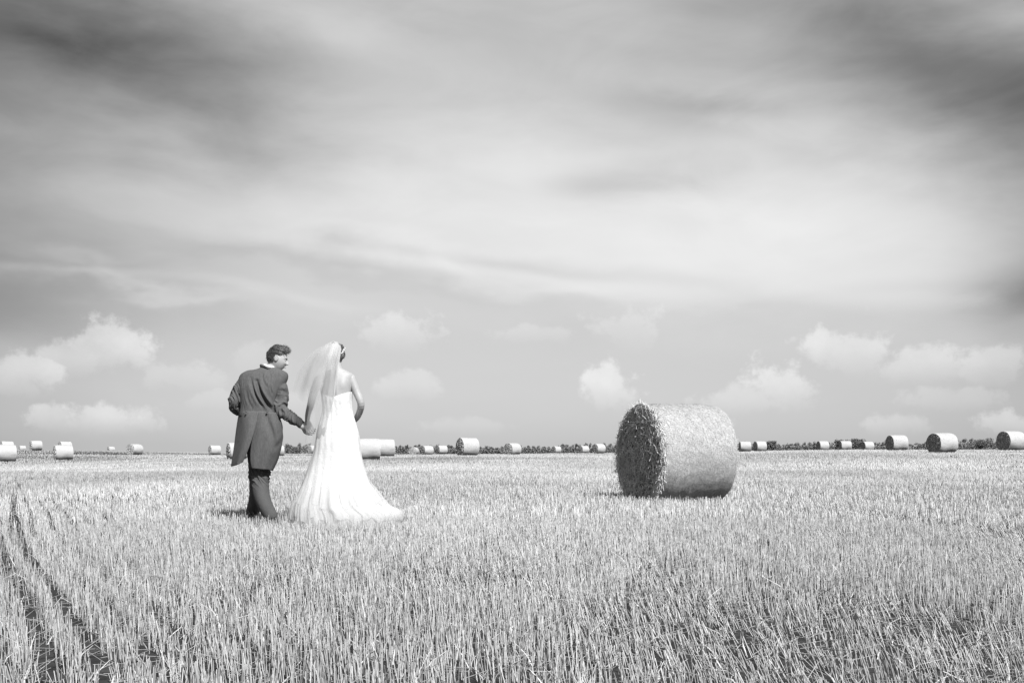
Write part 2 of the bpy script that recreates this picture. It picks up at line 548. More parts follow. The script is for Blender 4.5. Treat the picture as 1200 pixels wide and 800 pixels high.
def bale_meshes(hero, off=0.0):
    """bale lying along local X, resting on z = 0. returns (side, end+, end-) meshes"""
    nu, nv = (160, 48) if hero else (56, 14)
    R = BD / 2
    def rad_at(t, u):
        # slightly barrel-shaped, lumpy, flattened where it stands
        l = 1 - 0.035 * abs(2 * u - 1) ** 5
        k = mnoise.noise(Vector((math.cos(t) * 1.6 + off, math.sin(t) * 1.6, u * 2.2))) * (0.028 if hero else 0.045)
        k += mnoise.noise(Vector((math.cos(t) * 7 + off, math.sin(t) * 7, u * 9))) * (0.011 if hero else 0.02)
        if hero: k += 0.0035 * math.sin(u * 34 + 2 * mnoise.noise(Vector((t * 1.0, u * 3, 1.7)))) 
        return R * (l + k)
    def pt(t, u, rr):
        y = math.sin(t) * rr; z = math.cos(t) * rr
        if z < -R * 0.93: z = -R * 0.93 + (z + R * 0.93) * 0.3
        return ((u - 0.5) * BL, y, z + R * 0.95)
    V = []; side_t = []
    for i in range(nv + 1):
        u = i / nv
        for j in range(nu):
            t = 2 * math.pi * j / nu
            V.append(pt(t, u, rad_at(t, u)))
            side_t.append((t, u))
    Q = [(i * nu + j, (i + 1) * nu + j, (i + 1) * nu + (j + 1) % nu, i * nu + (j + 1) % nu) for i in range(nv) for j in range(nu)]
    V = np.array(V); Q = np.array(Q)
    tn = np.ones(len(V))
    sets = [(V, Q, tn)]
    mats_idx = [np.zeros(len(Q), int)]
    # strands lying on the wrapped side
    ns = 20000 if hero else 420
    t = rng.random(ns) * 2 * math.pi; u = rng.random(ns)
    rr = np.array([rad_at(a, b) for a, b in zip(t, u)]) + 0.001 + 0.004 * rng.random(ns)
    P = np.array([pt(a, b, c) for a, b, c in zip(t, u, rr)])
    N = np.stack([np.zeros(ns), np.sin(t), np.cos(t)], -1)
    Tn = np.stack([np.zeros(ns), np.cos(t), -np.sin(t)], -1)
    Xx = np.tile([1.0, 0, 0], (ns, 1))
    a = rng.normal(0, 0.75, ns)
    D = unit(Tn * np.cos(a)[:, None] + Xx * np.sin(a)[:, None] + N * rng.normal(0.03, 0.05 if hero else .02, ns)[:, None])
    S = unit(np.cross(D, N))
    Ls = 0.03 + 0.06 * rng.random(ns)
    Ws = np.full(ns, 0.0035 if hero else 0.012)
    v, q, per = ribbons(P - D * (Ls / 2)[:, None], D, S, Ls, Ws, None, 1, False, 0.9)
    sets.append((v, q, np.repeat(0.66 + 0.52 * rng.random(ns), per)))
    Vc, Qc, tc_ = cat_meshes(sets)
    side = mesh_np('wrapped_side', Vc, Qc, m_wrap, tc_, smooth=True)
    side.materials.append(m_wisp)
    mi = np.zeros(len(Qc), np.int32); mi[len(Q):] = 1
    side.polygons.foreach_set('material_index', mi)
    ends = []
    for sgn in (1, -1):
        nr = 26 if hero else 8
        V = []
        for i in range(nr + 1):
            f = i / nr
            for j in range(nu):
                th = 2 * math.pi * j / nu
                ue = 1.0 if sgn > 0 else 0.0
                rr0 = rad_at(th, ue) * f * 0.995
                p = pt(th, 0.5, rr0)
                bulge = (BL / 2 - 0.03) + 0.05 * (1 - f ** 3) + (0.022 * mnoise.noise(Vector((p[1] * 9, p[2] * 9, 3.3))) + 0.02 * math.sin(f * 40 + th * 1.0) * (0.4 if hero else 0.2))
                V.append((sgn * bulge, p[1], p[2]))
        Q = [(i * nu + j, i * nu + (j + 1) % nu, (i + 1) * nu + (j + 1) % nu, (i + 1) * nu + j) for i in range(nr) for j in range(nu)]
        V = np.array(V); Q = np.array(Q)
        if sgn > 0: Q = Q[:, ::-1]
        n = (4200 if sgn < 0 else 1500) if hero else 300
        th = rng.random(n) * 2 * math.pi
        f = np.sqrt(rng.random(n)) * (1.0 if sgn < 0 else 0.9)
        if hero and sgn < 0:   # more strands hang out round the rim
            f[: n // 4] = 0.9 + 0.1 * rng.random(n // 4)
        P = np.stack([np.full(n, 0.0), np.sin(th) * R * f, np.cos(th) * R * f + R * 0.95], -1)
        P[:, 0] = sgn * ((BL / 2 - 0.025) + 0.05 * (1 - f ** 3) + rng.random(n) * ((0.06 if sgn < 0 else 0.0) if hero else 0.015))
        Tn = np.stack([np.zeros(n), np.cos(th), -np.sin(th)], -1)
        Rd = np.stack([np.zeros(n), np.sin(th), np.cos(th)], -1)
        a = rng.normal(0, 0.8, n)
        D = Tn * np.cos(a)[:, None] + Rd * np.sin(a)[:, None]
        D[:, 0] += sgn * rng.normal(0.18, 0.28, n)
        D *= np.where(rng.random(n) < 0.5, 1, -1)[:, None] * np.array([1, 1, 1.0])
        D[:, 0] = sgn * np.abs(D[:, 0])
        D[:, 2] -= 0.25
        D = unit(D)
        S = unit(np.cross(D, rng.normal(0, 1, (n, 3))))
        Ls = (0.05 + 0.12 * rng.random(n)) * (1.0 if hero else 0.9)
        bend = np.stack([np.zeros(n), rng.normal(0, .012, n), -0.03 * rng.random(n)], -1)
        Ws = (0.0045 + 0.007 * rng.random(n) ** 2) if hero else np.full(n, 0.02)
        v, q, per = ribbons(P - D * (Ls * 0.4)[:, None], D, S, Ls, Ws, bend, 2 if hero else 1, hero, 0.85)
        v[:, 2] = np.maximum(v[:, 2], 0.005)
        tone = np.repeat(0.65 + 1.05 * rng.random(n), per)
        Vc, Qc, tc_ = cat_meshes([(V, Q, np.ones(len(V))), (v, q, tone)])
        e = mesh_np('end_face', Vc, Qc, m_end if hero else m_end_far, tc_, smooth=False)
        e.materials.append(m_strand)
        mi = np.zeros(len(Qc), np.int32); mi[len(Q):] = 1
        e.polygons.foreach_set('material_index', mi)
        ends.append(e)
    return side, ends


def place_bale(meshes, x, y, z, c, label, group, name='hay_bale'):
    # end face turned to the left of the line of sight; c = |cos| between its normal and the view line
    los = math.atan2(x, y)
    ang = math.acos(c)
    # local -X end faces: direction = toward the camera rotated to the left by ang
    n = Vector((-math.sin(los), -math.cos(los)))           # toward camera
    ca, sa = math.cos(-ang), math.sin(-ang)
    nn = Vector((n.x * ca - n.y * sa, n.x * sa + n.y * ca))
    rz = math.atan2(-nn.y, -nn.x)
    e = empty(name, (x, y, z), label, 'bale', group, rz)
    side, ends = meshes
    link('wrapped_side', side, e)
    for m_ in ends: link('end_face', m_, e)
    return e


far_sets = [bale_meshes(False, s_) for s_ in (0.0, 11.0, 23.0)]
for (cx, yt, yb, c, lab), (x, y, z) in zip(BALES, spots):
    zz = float(terrain(np.array([x]), np.array([y]))[0]) - 0.02
    fb = place_bale(random.choice(far_sets), x, y, zz if y > 190 else z - 0.02, c, lab, G_FAR)
    fb.scale = (random.uniform(.96, 1.04), random.uniform(.97, 1.06), random.uniform(.95, 1.02))

hd = 13.45
hx = (796 - 600) / F * hd
HERO = (hx, hd + 0.25)
hero_meshes = bale_meshes(True)
hero = place_bale(hero_meshes, hx, hd + 0.25, -0.02, 0.50, 'large near round straw bale alone on the stubble, right of the couple', G_FAR)
hero.scale = (0.90, 1.05, 1.075)

# ------------------------------------------------------------------ hedges and field trees beyond the crest
m_leaf = mat('hedge_leaves', 0.16, 0.7, 0.2, attr=True, translucent=0.15)
m_bark = mat('bark', 0.12, 0.9, 0.1, 20, 0.3)


def leaf_cloud(n, cx, cy, cz, sx, sy, sz, size):
    """leaf-sized quads spread through a lumpy volume"""
    u = unit(rng.normal(0, 1, (n, 3))) * (rng.random(n) ** 0.4)[:, None]
    P = u * [sx, sy, sz] + [cx, cy, cz]
    D = unit(rng.normal(0, 1, (n, 3))); S = unit(np.cross(D, rng.normal(0, 1, (n, 3))))
    Ls = size * (0.6 + 0.8 * rng.random(n))
    v, q, per = ribbons(P, D, S, Ls, Ls * 0.7, None, 1, False, 0.6)
    return v, q, np.repeat(0.35 + 1.5 * rng.random(n), per)


def tube(pts, radii, sides=8):
    V, Q = [], []
    pts = [Vector(p) for p in pts]
    for i, (p, r) in enumerate(zip(pts, radii)):
        d = (pts[min(i + 1, len(pts) - 1)] - pts[max(i - 1, 0)]).normalized()
        s_ = d.cross(Vector((0.3, 1, 0.1))).normalized(); u_ = d.cross(s_)
        for k in range(sides):
            a = 2 * math.pi * k / sides
            V.append(p + (s_ * math.cos(a) + u_ * math.sin(a)) * r)
    for i in range(len(pts) - 1):
        for k in range(sides):
            Q.append((i * sides + k, i * sides + (k + 1) % sides, (i + 1) * sides + (k + 1) % sides, (i + 1) * sides + k))
    return np.array([tuple(v) for v in V]), np.array(Q)


def hedge(px0, px1, top, dist, label, seed, rough=1.2, cat='hedge', name='hedgerow'):
    """a hedgerow across the view from photo column px0 to px1, its crest near photo row `top`"""
    x0, x1 = (px0 - 600) / F * dist, (px1 - 600) / F * dist
    zt = EYE - (top - HOR) / F * dist
    zg = float(terrain(np.array([(x0 + x1) / 2]), np.array([dist]))[0])
    H = zt - zg
    e = empty(name, ((x0 + x1) / 2, dist, zg), label, cat, 'hedgerows on the skyline')
    parts = []; st = []
    n = max(2, int((x1 - x0) / 1.1))
    r_ = np.random.default_rng(seed)
    mid = (x0 + x1) / 2
    for k in range(n):
        x = x0 + (k + 0.5) / n * (x1 - x0) - mid
        hh = H * (0.62 + 0.52 * VN[seed % 6](np.array(k * 0.45 * rough + seed), np.array(0.5)) + 0.16 * r_.random() - 0.10)
        y = r_.normal(0, 0.6)
        parts.append(leaf_cloud(260, x, y, hh * 0.48, 0.85, 0.9, hh * 0.50, 0.24))
        for _ in range(2):
            parts.append(leaf_cloud(45, x + r_.normal(0, .5), y, hh * (0.86 + .16 * r_.random()), 0.35, 0.4, hh * 0.13, 0.18))
        st.append(tube([(x, y, -.1), (x + r_.normal(0, .15), y, hh * .4), (x + r_.normal(0, .3), y, hh * .8)], (.09, .06, .02), 5))
    V, Q, tn = cat_meshes(parts)
    link('foliage', mesh_np('foliage', V, Q, m_leaf, tn), e)
    for v, q in st:
        link('stem', mesh_np('stem', v, q, m_bark, np.ones(len(v))), e)
    return e


def field_tree(px, top, wpx, dist, label, seed):
    x = (px - 600) / F * dist
    zg = float(terrain(np.array([x]), np.array([dist]))[0])
    H = EYE - (top - HOR) / F * dist - zg
    W = wpx / F * dist / 2
    r_ = np.random.default_rng(seed)
    e = empty('field_tree', (x, dist, zg), label, 'tree', 'small trees on the skyline')
    parts = []; st = []
    v, q = tube([(0, 0, -.2), (.05, 0, H * .35), (-.05, 0, H * .6), (0, .05, H * .9)], (.16, .12, .08, .02), 7); st.append((v, q, np.ones(len(v))))
    for k in range(16):
        a = r_.random() * 6.28; rr = (0.25 + 0.75 * r_.random()) * W * 0.75
        cz = H * (0.42 + 0.42 * r_.random())
        c = (math.cos(a) * rr, math.sin(a) * rr * .8, cz)
        parts.append(leaf_cloud(120, *c, W * .33, W * .33, H * .13, 0.2))
        v, q = tube([(0, 0, H * .35), (c[0] * .5, c[1] * .5, (H * .4 + cz) / 2), c], (.06, .04, .015), 5)
        st.append((v, q, np.ones(len(v))))
    V, Q, tn = cat_meshes(parts)
    link('crown', mesh_np('crown', V, Q, m_leaf, tn), e)
    V, Q, tn = cat_meshes(st)
    link('trunk', mesh_np('trunk', V, Q, m_bark, tn), e)


hedge(332, 378, 519.5, 232, 'short stretch of hedge seen between the groom and the bride', 1)
hedge(462, 600, 520.5, 236, 'hedge behind the bales just right of the bride, left of the medium bale', 2)
hedge(601, 728, 520.0, 239, 'hedge from the medium bale to the left side of the near bale', 3)
hedge(862, 985, 518.0, 233, 'hedge right of the near bale, up to the three small bales', 4)
hedge(986, 1100, 516.5, 236, 'hedge behind the medium and big bales at right', 5)
hedge(1101, 1215, 514.5, 230, 'dark hedge between the big bale and the bale at the right edge', 6)
field_tree(904, 515.5, 20, 226, 'low spreading bush-like tree just right of the second bale past the near bale', 11)
field_tree(985, 513.5, 20, 226, 'flat-topped small tree above the first two of three small bales', 12)
field_tree(1003, 512, 26, 229, 'tallest skyline tree with forked crown, between two of the three small bales', 13)
field_tree(1148, 512, 34, 222, 'wide dark tree in the hedge between big bale and right-edge bale', 14)

# ------------------------------------------------------------------ figures: shared tools
def W(px, py, y):
    """world point seen at photo pixel px, py at distance y"""
    return np.array([(px - 600) / F * y, y, EYE - (py - HOR) / F * y])


def crom(P, n):
    """Catmull-Rom through rows of P, n samples per span"""
    P = np.asarray(P, float)
    Pp = np.vstack([2 * P[0] - P[1], P, 2 * P[-1] - P[-2]])
    out = []
    for i in range(1, len(Pp) - 2):
        p0, p1, p2, p3 = Pp[i - 1:i + 3]
        for k in range(n):
            t = k / n
            out.append(0.5 * ((2 * p1) + (-p0 + p2) * t + (2 * p0 - 5 * p1 + 4 * p2 - p3) * t * t + (-p0 + 3 * p1 - 3 * p2 + p3) * t ** 3))
    out.append(P[-1])
    return np.array(out)


def ring_mesh(R, caps=True):
    """closed skin over a stack of rings, R[i, k, xyz]"""
    m, n, _ = R.shape
    V = R.reshape(-1, 3)
    i, k = np.meshgrid(np.arange(m - 1), np.arange(n), indexing='ij')
    kn = (k + 1) % n
    Q = np.stack([i * n + k, i * n + kn, (i + 1) * n + kn, (i + 1) * n + k], -1).reshape(-1, 4)
    faces = [tuple(q) for q in Q]
    if caps:
        c0, c1 = len(V), len(V) + 1
        V = np.vstack([V, R[0].mean(0), R[-1].mean(0)])
        faces += [(c0, (k + 1) % n, k) for k in range(n)]
        faces += [(c1, (m - 1) * n + k, (m - 1) * n + (k + 1) % n) for k in range(n)]
    return V, faces


def limb(pts, sides=20, n=6, flat=1.0, fdir=(0, 1, 0)):
    """tapered round limb through (xyz, radius) rows, round ends; flat < 1 squashes it along fdir"""
    A = np.array([list(p[:3]) + [p[3]] for p in pts], float)
    C = crom(A, n)
    d0 = unit(C[0, :3] - C[1, :3]); d1 = unit(C[-1, :3] - C[-2, :3])
    pre = [np.append(C[0, :3] + d0 * C[0, 3] * s, C[0, 3] * math.sqrt(max(1e-4, 1 - s * s))) for s in (0.98, 0.85, 0.5)]
    post = [np.append(C[-1, :3] + d1 * C[-1, 3] * s, C[-1, 3] * math.sqrt(max(1e-4, 1 - s * s))) for s in (0.5, 0.85, 0.98)]
    C = np.vstack([pre, C, post])
    f = np.array(fdir, float)
    rings = []
    for i in range(len(C)):
        t = unit(C[min(i + 1, len(C) - 1), :3] - C[max(i - 1, 0), :3])
        u = f - t * f.dot(t)
        if np.linalg.norm(u) < 0.15: u = np.array([1.0, 0, 0]) - t * t[0]
        u = unit(u); v = np.cross(t, u)
        a = np.linspace(0, 2 * np.pi, sides, endpoint=False)[:, None]
        rings.append(C[i, :3] + (u * np.cos(a) * flat + v * np.sin(a)) * C[i, 3])
    return ring_mesh(np.array(rings))


def torso(rows, y0, sides=48, n=5, power=2.3):
    """rows: (photo row, left column, right column, half depth, depth offset) -> lofted closed body, flat rings"""
    out = []
    for (py, xl, xr, hd, dy) in rows:
        a, b = W(xl, py, y0 + dy), W(xr, py, y0 + dy)
        out.append([(a[0] + b[0]) / 2, y0 + dy, a[2], (b[0] - a[0]) / 2, hd])
    C = crom(out, n)
    th = np.linspace(0, 2 * np.pi, sides, endpoint=False)
    cx = np.sign(np.cos(th)) * np.abs(np.cos(th)) ** (2 / power)
    sy = np.sign(np.sin(th)) * np.abs(np.sin(th)) ** (2 / power)
    R = np.stack([np.stack([c[0] + cx * c[3], c[1] + sy * c[4], np.full(sides, c[2])], -1) for c in C])
    return ring_mesh(R)


def join(parts):
    V, Fs, off = [], [], 0
    for v, f in parts:
        V.append(np.asarray(v)); Fs += [tuple(int(i) + off for i in q) for q in f]; off += len(v)
    return np.concatenate(V), Fs


def solid(name, parts, voxel, smooth_it=4, factor=0.5):
    """melt overlapping pieces into one continuous skin"""
    V, Fs = join(parts)
    me = bpy.data.meshes.new(name)
    me.from_pydata(V.tolist(), [], Fs)
    bm = bmesh.new(); bm.from_mesh(me)
    bmesh.ops.recalc_face_normals(bm, faces=bm.faces)
    bm.to_mesh(me); bm.free()
    o = bpy.data.objects.new(name, me); COL.objects.link(o)
    m = o.modifiers.new('remesh', 'REMESH'); m.mode = 'VOXEL'; m.voxel_size = voxel
    if smooth_it:
        s = o.modifiers.new('smooth', 'SMOOTH'); s.factor = factor; s.iterations = smooth_it
    dg = bpy.context.evaluated_depsgraph_get()
    out = bpy.data.meshes.new_from_object(o.evaluated_get(dg))
    bpy.data.objects.remove(o)
    bpy.data.meshes.remove(me)
    out.name = name
    return out


def get_v(me):
    a = np.empty(len(me.vertices) * 3, np.float32); me.vertices.foreach_get('co', a)
    return a.reshape(-1, 3).astype(float)


def get_n(me):
    a = np.empty(len(me.vertices) * 3, np.float32); me.vertices.foreach_get('normal', a)
    return a.reshape(-1, 3).astype(float)


def set_v(me, V):
    me.vertices.foreach_set('co', np.asarray(V, np.float32).ravel()); me.update()


def append_mesh(me, pieces, mats_):
    """add loose islands (hair-thin details, eyes) to a mesh; pieces = (V, faces, material index)"""
    bm = bmesh.new(); bm.from_mesh(me)
    for V, Fs, mi in pieces:
        vs = [bm.verts.new(tuple(v)) for v in V]
        for f in Fs:
            try:
                nf = bm.faces.new([vs[int(i)] for i in f]); nf.material_index = mi; nf.smooth = True
            except ValueError:
                pass
    bm.to_mesh(me); bm.free()


def finish(me, root, mats_):
    V = get_v(me); set_v(me, V - root)
    me.materials.clear()
    for m_ in mats_: me.materials.append(m_)
    me.polygons.foreach_set('use_smooth', np.ones(len(me.polygons), dtype=bool))
    me.update()
    return me


def rot_head(yaw, pitch, roll=0.0):
    """head axes: local x right, y face, z up. yaw turns the face to the right of +Y"""
    from mathutils import Euler, Matrix
    return np.array(Matrix.Rotation(-yaw, 3, 'Z') @ Matrix.Rotation(roll, 3, 'Y') @ Matrix.Rotation(-pitch, 3, 'X'))


def head_points(th, ph, grow=0.0):
    """skull and face surface; th around (0 = face), ph from -90 (chin) to 90 (crown), local metres"""
    x = np.sin(th) * np.cos(ph); y = np.cos(th) * np.cos(ph); z = np.sin(ph)
    low = np.clip(-z, 0, 1)
    hw = 0.074 * (1 - 0.36 * low ** 1.6) * (1 + 0.03 * np.clip(z, 0, 1))
    yf = np.where(y > 0, 0.092 * (1 - 0.06 * low), 0.100 * (1 - 0.45 * low ** 1.3))
    hz = np.where(z > 0, 0.118, 0.118)
    X_ = x * (hw + grow); Y_ = y * (yf + grow) + 0.012 * low; Z_ = z * (hz + grow)
    fr = np.clip(y, 0, 1) ** 2
    def gs(x0, z0, sx, sz):
        return np.exp(-((X_ - x0) / sx) ** 2 - ((Z_ - z0) / sz) ** 2) * fr
    if grow == 0.0:
        dy = 0.0
        dy = dy + 0.012 * gs(0, 0.012, .009, .022) + 0.024 * gs(0, -0.016, .012, .017) + 0.008 * gs(.011, -0.022, .008, .009) + 0.008 * gs(-.011, -0.022, .008, .009)
        dy = dy - 0.012 * gs(.031, 0.010, .016, .011) - 0.012 * gs(-.031, 0.010, .016, .011)
        dy = dy + 0.006 * gs(.03, 0.030, .024, .008) + 0.006 * gs(-.03, 0.030, .024, .008)
        dy = dy + 0.006 * gs(.038, -0.022, .02, .018) + 0.006 * gs(-.038, -0.022, .02, .018)
        dy = dy + 0.009 * gs(0, -0.050, .022, .006) + 0.009 * gs(0, -0.064, .018, .006) - 0.005 * gs(0, -0.057, .024, .0035)
        dy = dy - 0.003 * gs(0, -0.076, .02, .006) + 0.010 * gs(0, -0.094, .02, .014)
        Y_ = Y_ + dy
    return X_, Y_, Z_


def head_mesh(c, M, s):
    nt, nph = 120, 84
    t = np.linspace(-np.pi, np.pi, nt, endpoint=False)
    p = np.linspace(-np.pi / 2 + .02, np.pi / 2 - .02, nph)
    PH, TH = np.meshgrid(p, t, indexing='ij')
    x, y, z = head_points(TH, PH)
    R = np.stack([x, y, z], -1) * s @ M.T + c
    V, Fs = ring_mesh(R)
    parts = [(V, Fs)]
    for sg in (-1, 1):     # ears: rim and lobe
        pts = []
        for k in range(9):
            a = math.radians(-60 + k * 38)
            pts.append([sg * (0.077 + 0.004 * math.sin(a) + 0.004), -0.006 - 0.013 * math.cos(a), 0.002 + 0.026 * math.sin(a) , 0.0052])
        pts = [list(np.array(q[:3]) * s @ M.T + c) + [q[3] * s] for q in pts]
        parts.append(limb(pts, 8, 3))
        lobe = [[sg * 0.074, -0.002, -0.020, .008], [sg * 0.078, -0.004, 0.0, .009], [sg * 0.078, -0.008, 0.018, .008]]
        parts.append(limb([list(np.array(q[:3]) * s @ M.T + c) + [q[3] * s] for q in lobe], 10, 3))
    return parts


def face_details(c, M, s, smile=True):
    """eyes, brows and lip line as small islands; materials: 1 eye white, 2 dark"""
    def loc(q): return list(np.array(q[:3]) * s @ M.T + c) + [q[3] * s]
    out = []
    for sg in (-1, 1):
        V, Fs = limb([loc([sg * .031, .0705, .0095, .0112]), loc([sg * .031, .0715, .0095, .0112])], 12, 2); out.append((V, Fs, 1))
        V, Fs = limb([loc([sg * .031, .0795, .0095, .0052]), loc([sg * .031, .080, .0095, .0052])], 10, 2); out.append((V, Fs, 2))
        V, Fs = limb([loc([sg * .015, .090, .029, .0018]), loc([sg * .03, .0875, .0335, .0026]), loc([sg * .047, .074, .029, .0013])], 8, 4); out.append((V, Fs, 2))
        V, Fs = limb([loc([sg * .019, .0800, .0150, .0012]), loc([sg * .031, .0815, .0175, .0016]), loc([sg * .043, .073, .0135, .0012])], 6, 4); out.append((V, Fs, 2))
    lip = [loc([-.024, .0835, -.052, .0016]), loc([-.012, .0955, -.0575, .0026]), loc([0, .099, -.0590, .003]), loc([.012, .0955, -.0575, .0026]), loc([.024, .0835, -.052, .0016])]
    V, Fs = limb(lip, 8, 4); out.append((V, Fs, 2))
    return out


def hand(wrist, D, N, s=1.0, curl=0.7, side=1):
    """palm, four unequal fingers and a thumb. D toward the fingers, N out of the palm side, side = +1/-1 thumb side"""
    D = unit(np.array(D, float)); N = np.array(N, float); N = unit(N - D * N.dot(D)); S = np.cross(D, N) * side
    wrist = np.array(wrist, float)
    parts = []
    for k, off in enumerate((-0.030, -0.010, 0.010, 0.030)):     # metacarpals melt into the palm
        parts.append(limb([list(wrist + S * off * .55 * s + D * 0.005 * s) + [.017 * s], list(wrist + (D * 0.045 + S * off * .8) * s) + [.0155 * s],
                           list(wrist + (D * 0.088 + S * off * 1.0) * s) + [.0105 * s]], 12, 4, 0.8, N))
    lens = (0.062, 0.076, 0.082, 0.074)
    for k, off in enumerate((-0.033, -0.011, 0.011, 0.032)):
        base = wrist + (D * 0.086 + S * off) * s
        pts = [list(base - D * .012 * s) + [.0095 * s], list(base) + [.0092 * s]]
        ang = 0.25 + 0.05 * k; p = base
        for j, fr in enumerate((0.45, 0.32, 0.23)):
            ang += curl * (0.75 if j == 0 else 0.6)
            d = unit(D * math.cos(ang) + N * math.sin(ang) + S * off * 1.2)
            p = p + d * lens[k] * fr * s
            pts.append(list(p) + [(.0088 - .0009 * (j + 1)) * s])
        parts.append(limb(pts, 10, 4))
    tb = wrist + (D * 0.025 + S * 0.024) * s
    t1 = tb + (D * 0.030 + S * 0.022 + N * 0.012) * s
    t2 = t1 + (D * 0.028 + S * 0.004 + N * 0.014) * s
    t3 = t2 + (D * 0.022 - S * 0.006 + N * 0.012) * s
    parts.append(limb([list(tb) + [.014 * s], list(t1) + [.012 * s], list(t2) + [.0098 * s], list(t3) + [.008 * s]], 10, 4))
    return parts


m_skin = mat('skin', 0.45, 0.5, 0.35, 40, 0.05, bump=0.05, bump_scale=300)
m_skin_pale = mat('skin_pale', 0.38, 0.5, 0.35, 40, 0.05, bump=0.05, bump_scale=300)
m_eye = mat('eye_white', 0.7, 0.25, 0.5)
m_dark = mat('iris_and_brow', 0.03, 0.5, 0.3)
m_hair_d = mat('dark_brown_hair', 0.045, 0.45, 0.4, attr=True)
m_hair_b = mat('brown_hair', 0.085, 0.45, 0.4, attr=True)
m_wool = mat('grey_wool_cloth', 0.105, 0.85, 0.15, 75, 0.20, bump=0.4, bump_scale=260, stretch=(1.5, 1.5, 0.35))
m_trs = mat('grey_trouser_cloth', 0.10, 0.85, 0.15, 90, 0.25, bump=0.3, bump_scale=420, stretch=(6, 6, 0.6))
m_shirt = mat('white_cotton', 0.8, 0.7, 0.2)
m_shoe = mat('black_leather', 0.02, 0.3, 0.5)
m_button = mat('dark_button', 0.015, 0.4, 0.4)


def V3noise(P, f, off=0.0):
    return np.array([mnoise.noise(Vector((p[0] * f[0] + off, p[1] * f[1], p[2] * f[2]))) for p in P])


# ------------------------------------------------------------------ the groom
YM = 9.75
rootM = W(306, 614.6, YM); rootM[2] = 0.0
MYAW, MPITCH = math.radians(78), math.radians(16)
MH = rot_head(MYAW, MPITCH)
hcM = W(324.8, 420.8, YM + 0.02)
HS = 1.02

arm_r = [W(327, 446, YM + .01), W(331.5, 461, YM + .0), W(329, 478, YM - .03), W(341, 489, YM - .08), W(354, 498, YM - .13)]
arm_l = [W(288, 445, YM + .01), W(279.5, 459, YM), W(275.5, 473, YM - .02), W(282, 481, YM + .12), W(292, 482, YM + .26)]
hand_dir = W(366, 507, YM - .14) - W(354, 498, YM - .13)
body_parts = [torso([(433, 303, 325, .07, .02), (438, 293, 329, .068, .03), (446, 288, 329, .075, .03), (462, 287, 323, .08, .03), (478, 288, 319, .08, .02),
                     (495, 285, 325, .11, 0.02), (510, 289, 323, .11, 0.03), (520, 294, 318, .10, 0.03)], YM)]
body_parts += head_mesh(hcM, MH, HS)
neck0 = W(314, 437, YM + .01); neck1 = hcM + np.array([-.025, 0.0, -.045])
body_parts += [limb([list(neck0) + [.068], list((neck0 + neck1) / 2) + [.058], list(neck1) + [.056]], 24, 5)]
body_parts += [limb([list(arm_r[0] + [-.02, 0, 0]) + [.050], list(arm_r[1] + [-.012, 0, 0]) + [.038], list(arm_r[2] + [-.01, 0, 0]) + [.034], list(arm_r[3]) + [.032], list(arm_r[4]) + [.028]], 18, 6)]
body_parts += [limb([list(arm_l[0] + [.012, 0, 0]) + [.050], list(arm_l[1]) + [.038], list(arm_l[2]) + [.034], list(arm_l[3]) + [.030], list(arm_l[4]) + [.026]], 18, 6)]
body_parts += hand(arm_r[4], hand_dir, (0.15, 1, 0.1), 0.98, 0.55, side=-1)
body_parts += hand(arm_l[4], W(300, 481, YM + .33) - arm_l[4], (0.3, -0.2, -1), 0.98, 0.6, side=1)
leg_r = [W(312, 508, YM + .03), W(307.5, 535, YM + .02), W(306.5, 566, YM - .02), W(309.5, 588, YM - .04), W(317.5, 607, YM - .03)]
leg_l = [W(300, 508, YM + .04), W(301, 535, YM + .12), W(302, 563, YM + .24), W(299.5, 585, YM + .36), W(296, 602.5, YM + .5)]
for L_ in (leg_r, leg_l):
    body_parts += [limb([list(L_[0]) + [.085], list(L_[1]) + [.078], list(L_[2]) + [.055], list(L_[3]) + [.052], list(L_[4]) + [.036]], 20, 6)]
    a = L_[4]
    body_parts += [limb([list(a + [0, -.03, -.03]) + [.035], list(a + [0, .05, -.045]) + [.03], list(a + [0.01, .15, -.06]) + [.022]], 12, 4)]
me = solid('body', body_parts, 0.0036, 2)
append_mesh(me, face_details(hcM, MH, HS), None)
finish(me, rootM, [m_skin, m_eye, m_dark])
groom = link('person', me, None, rootM, 'man in grey tailcoat seen from behind, head turned right, holding the bride\'s hand', 'person')


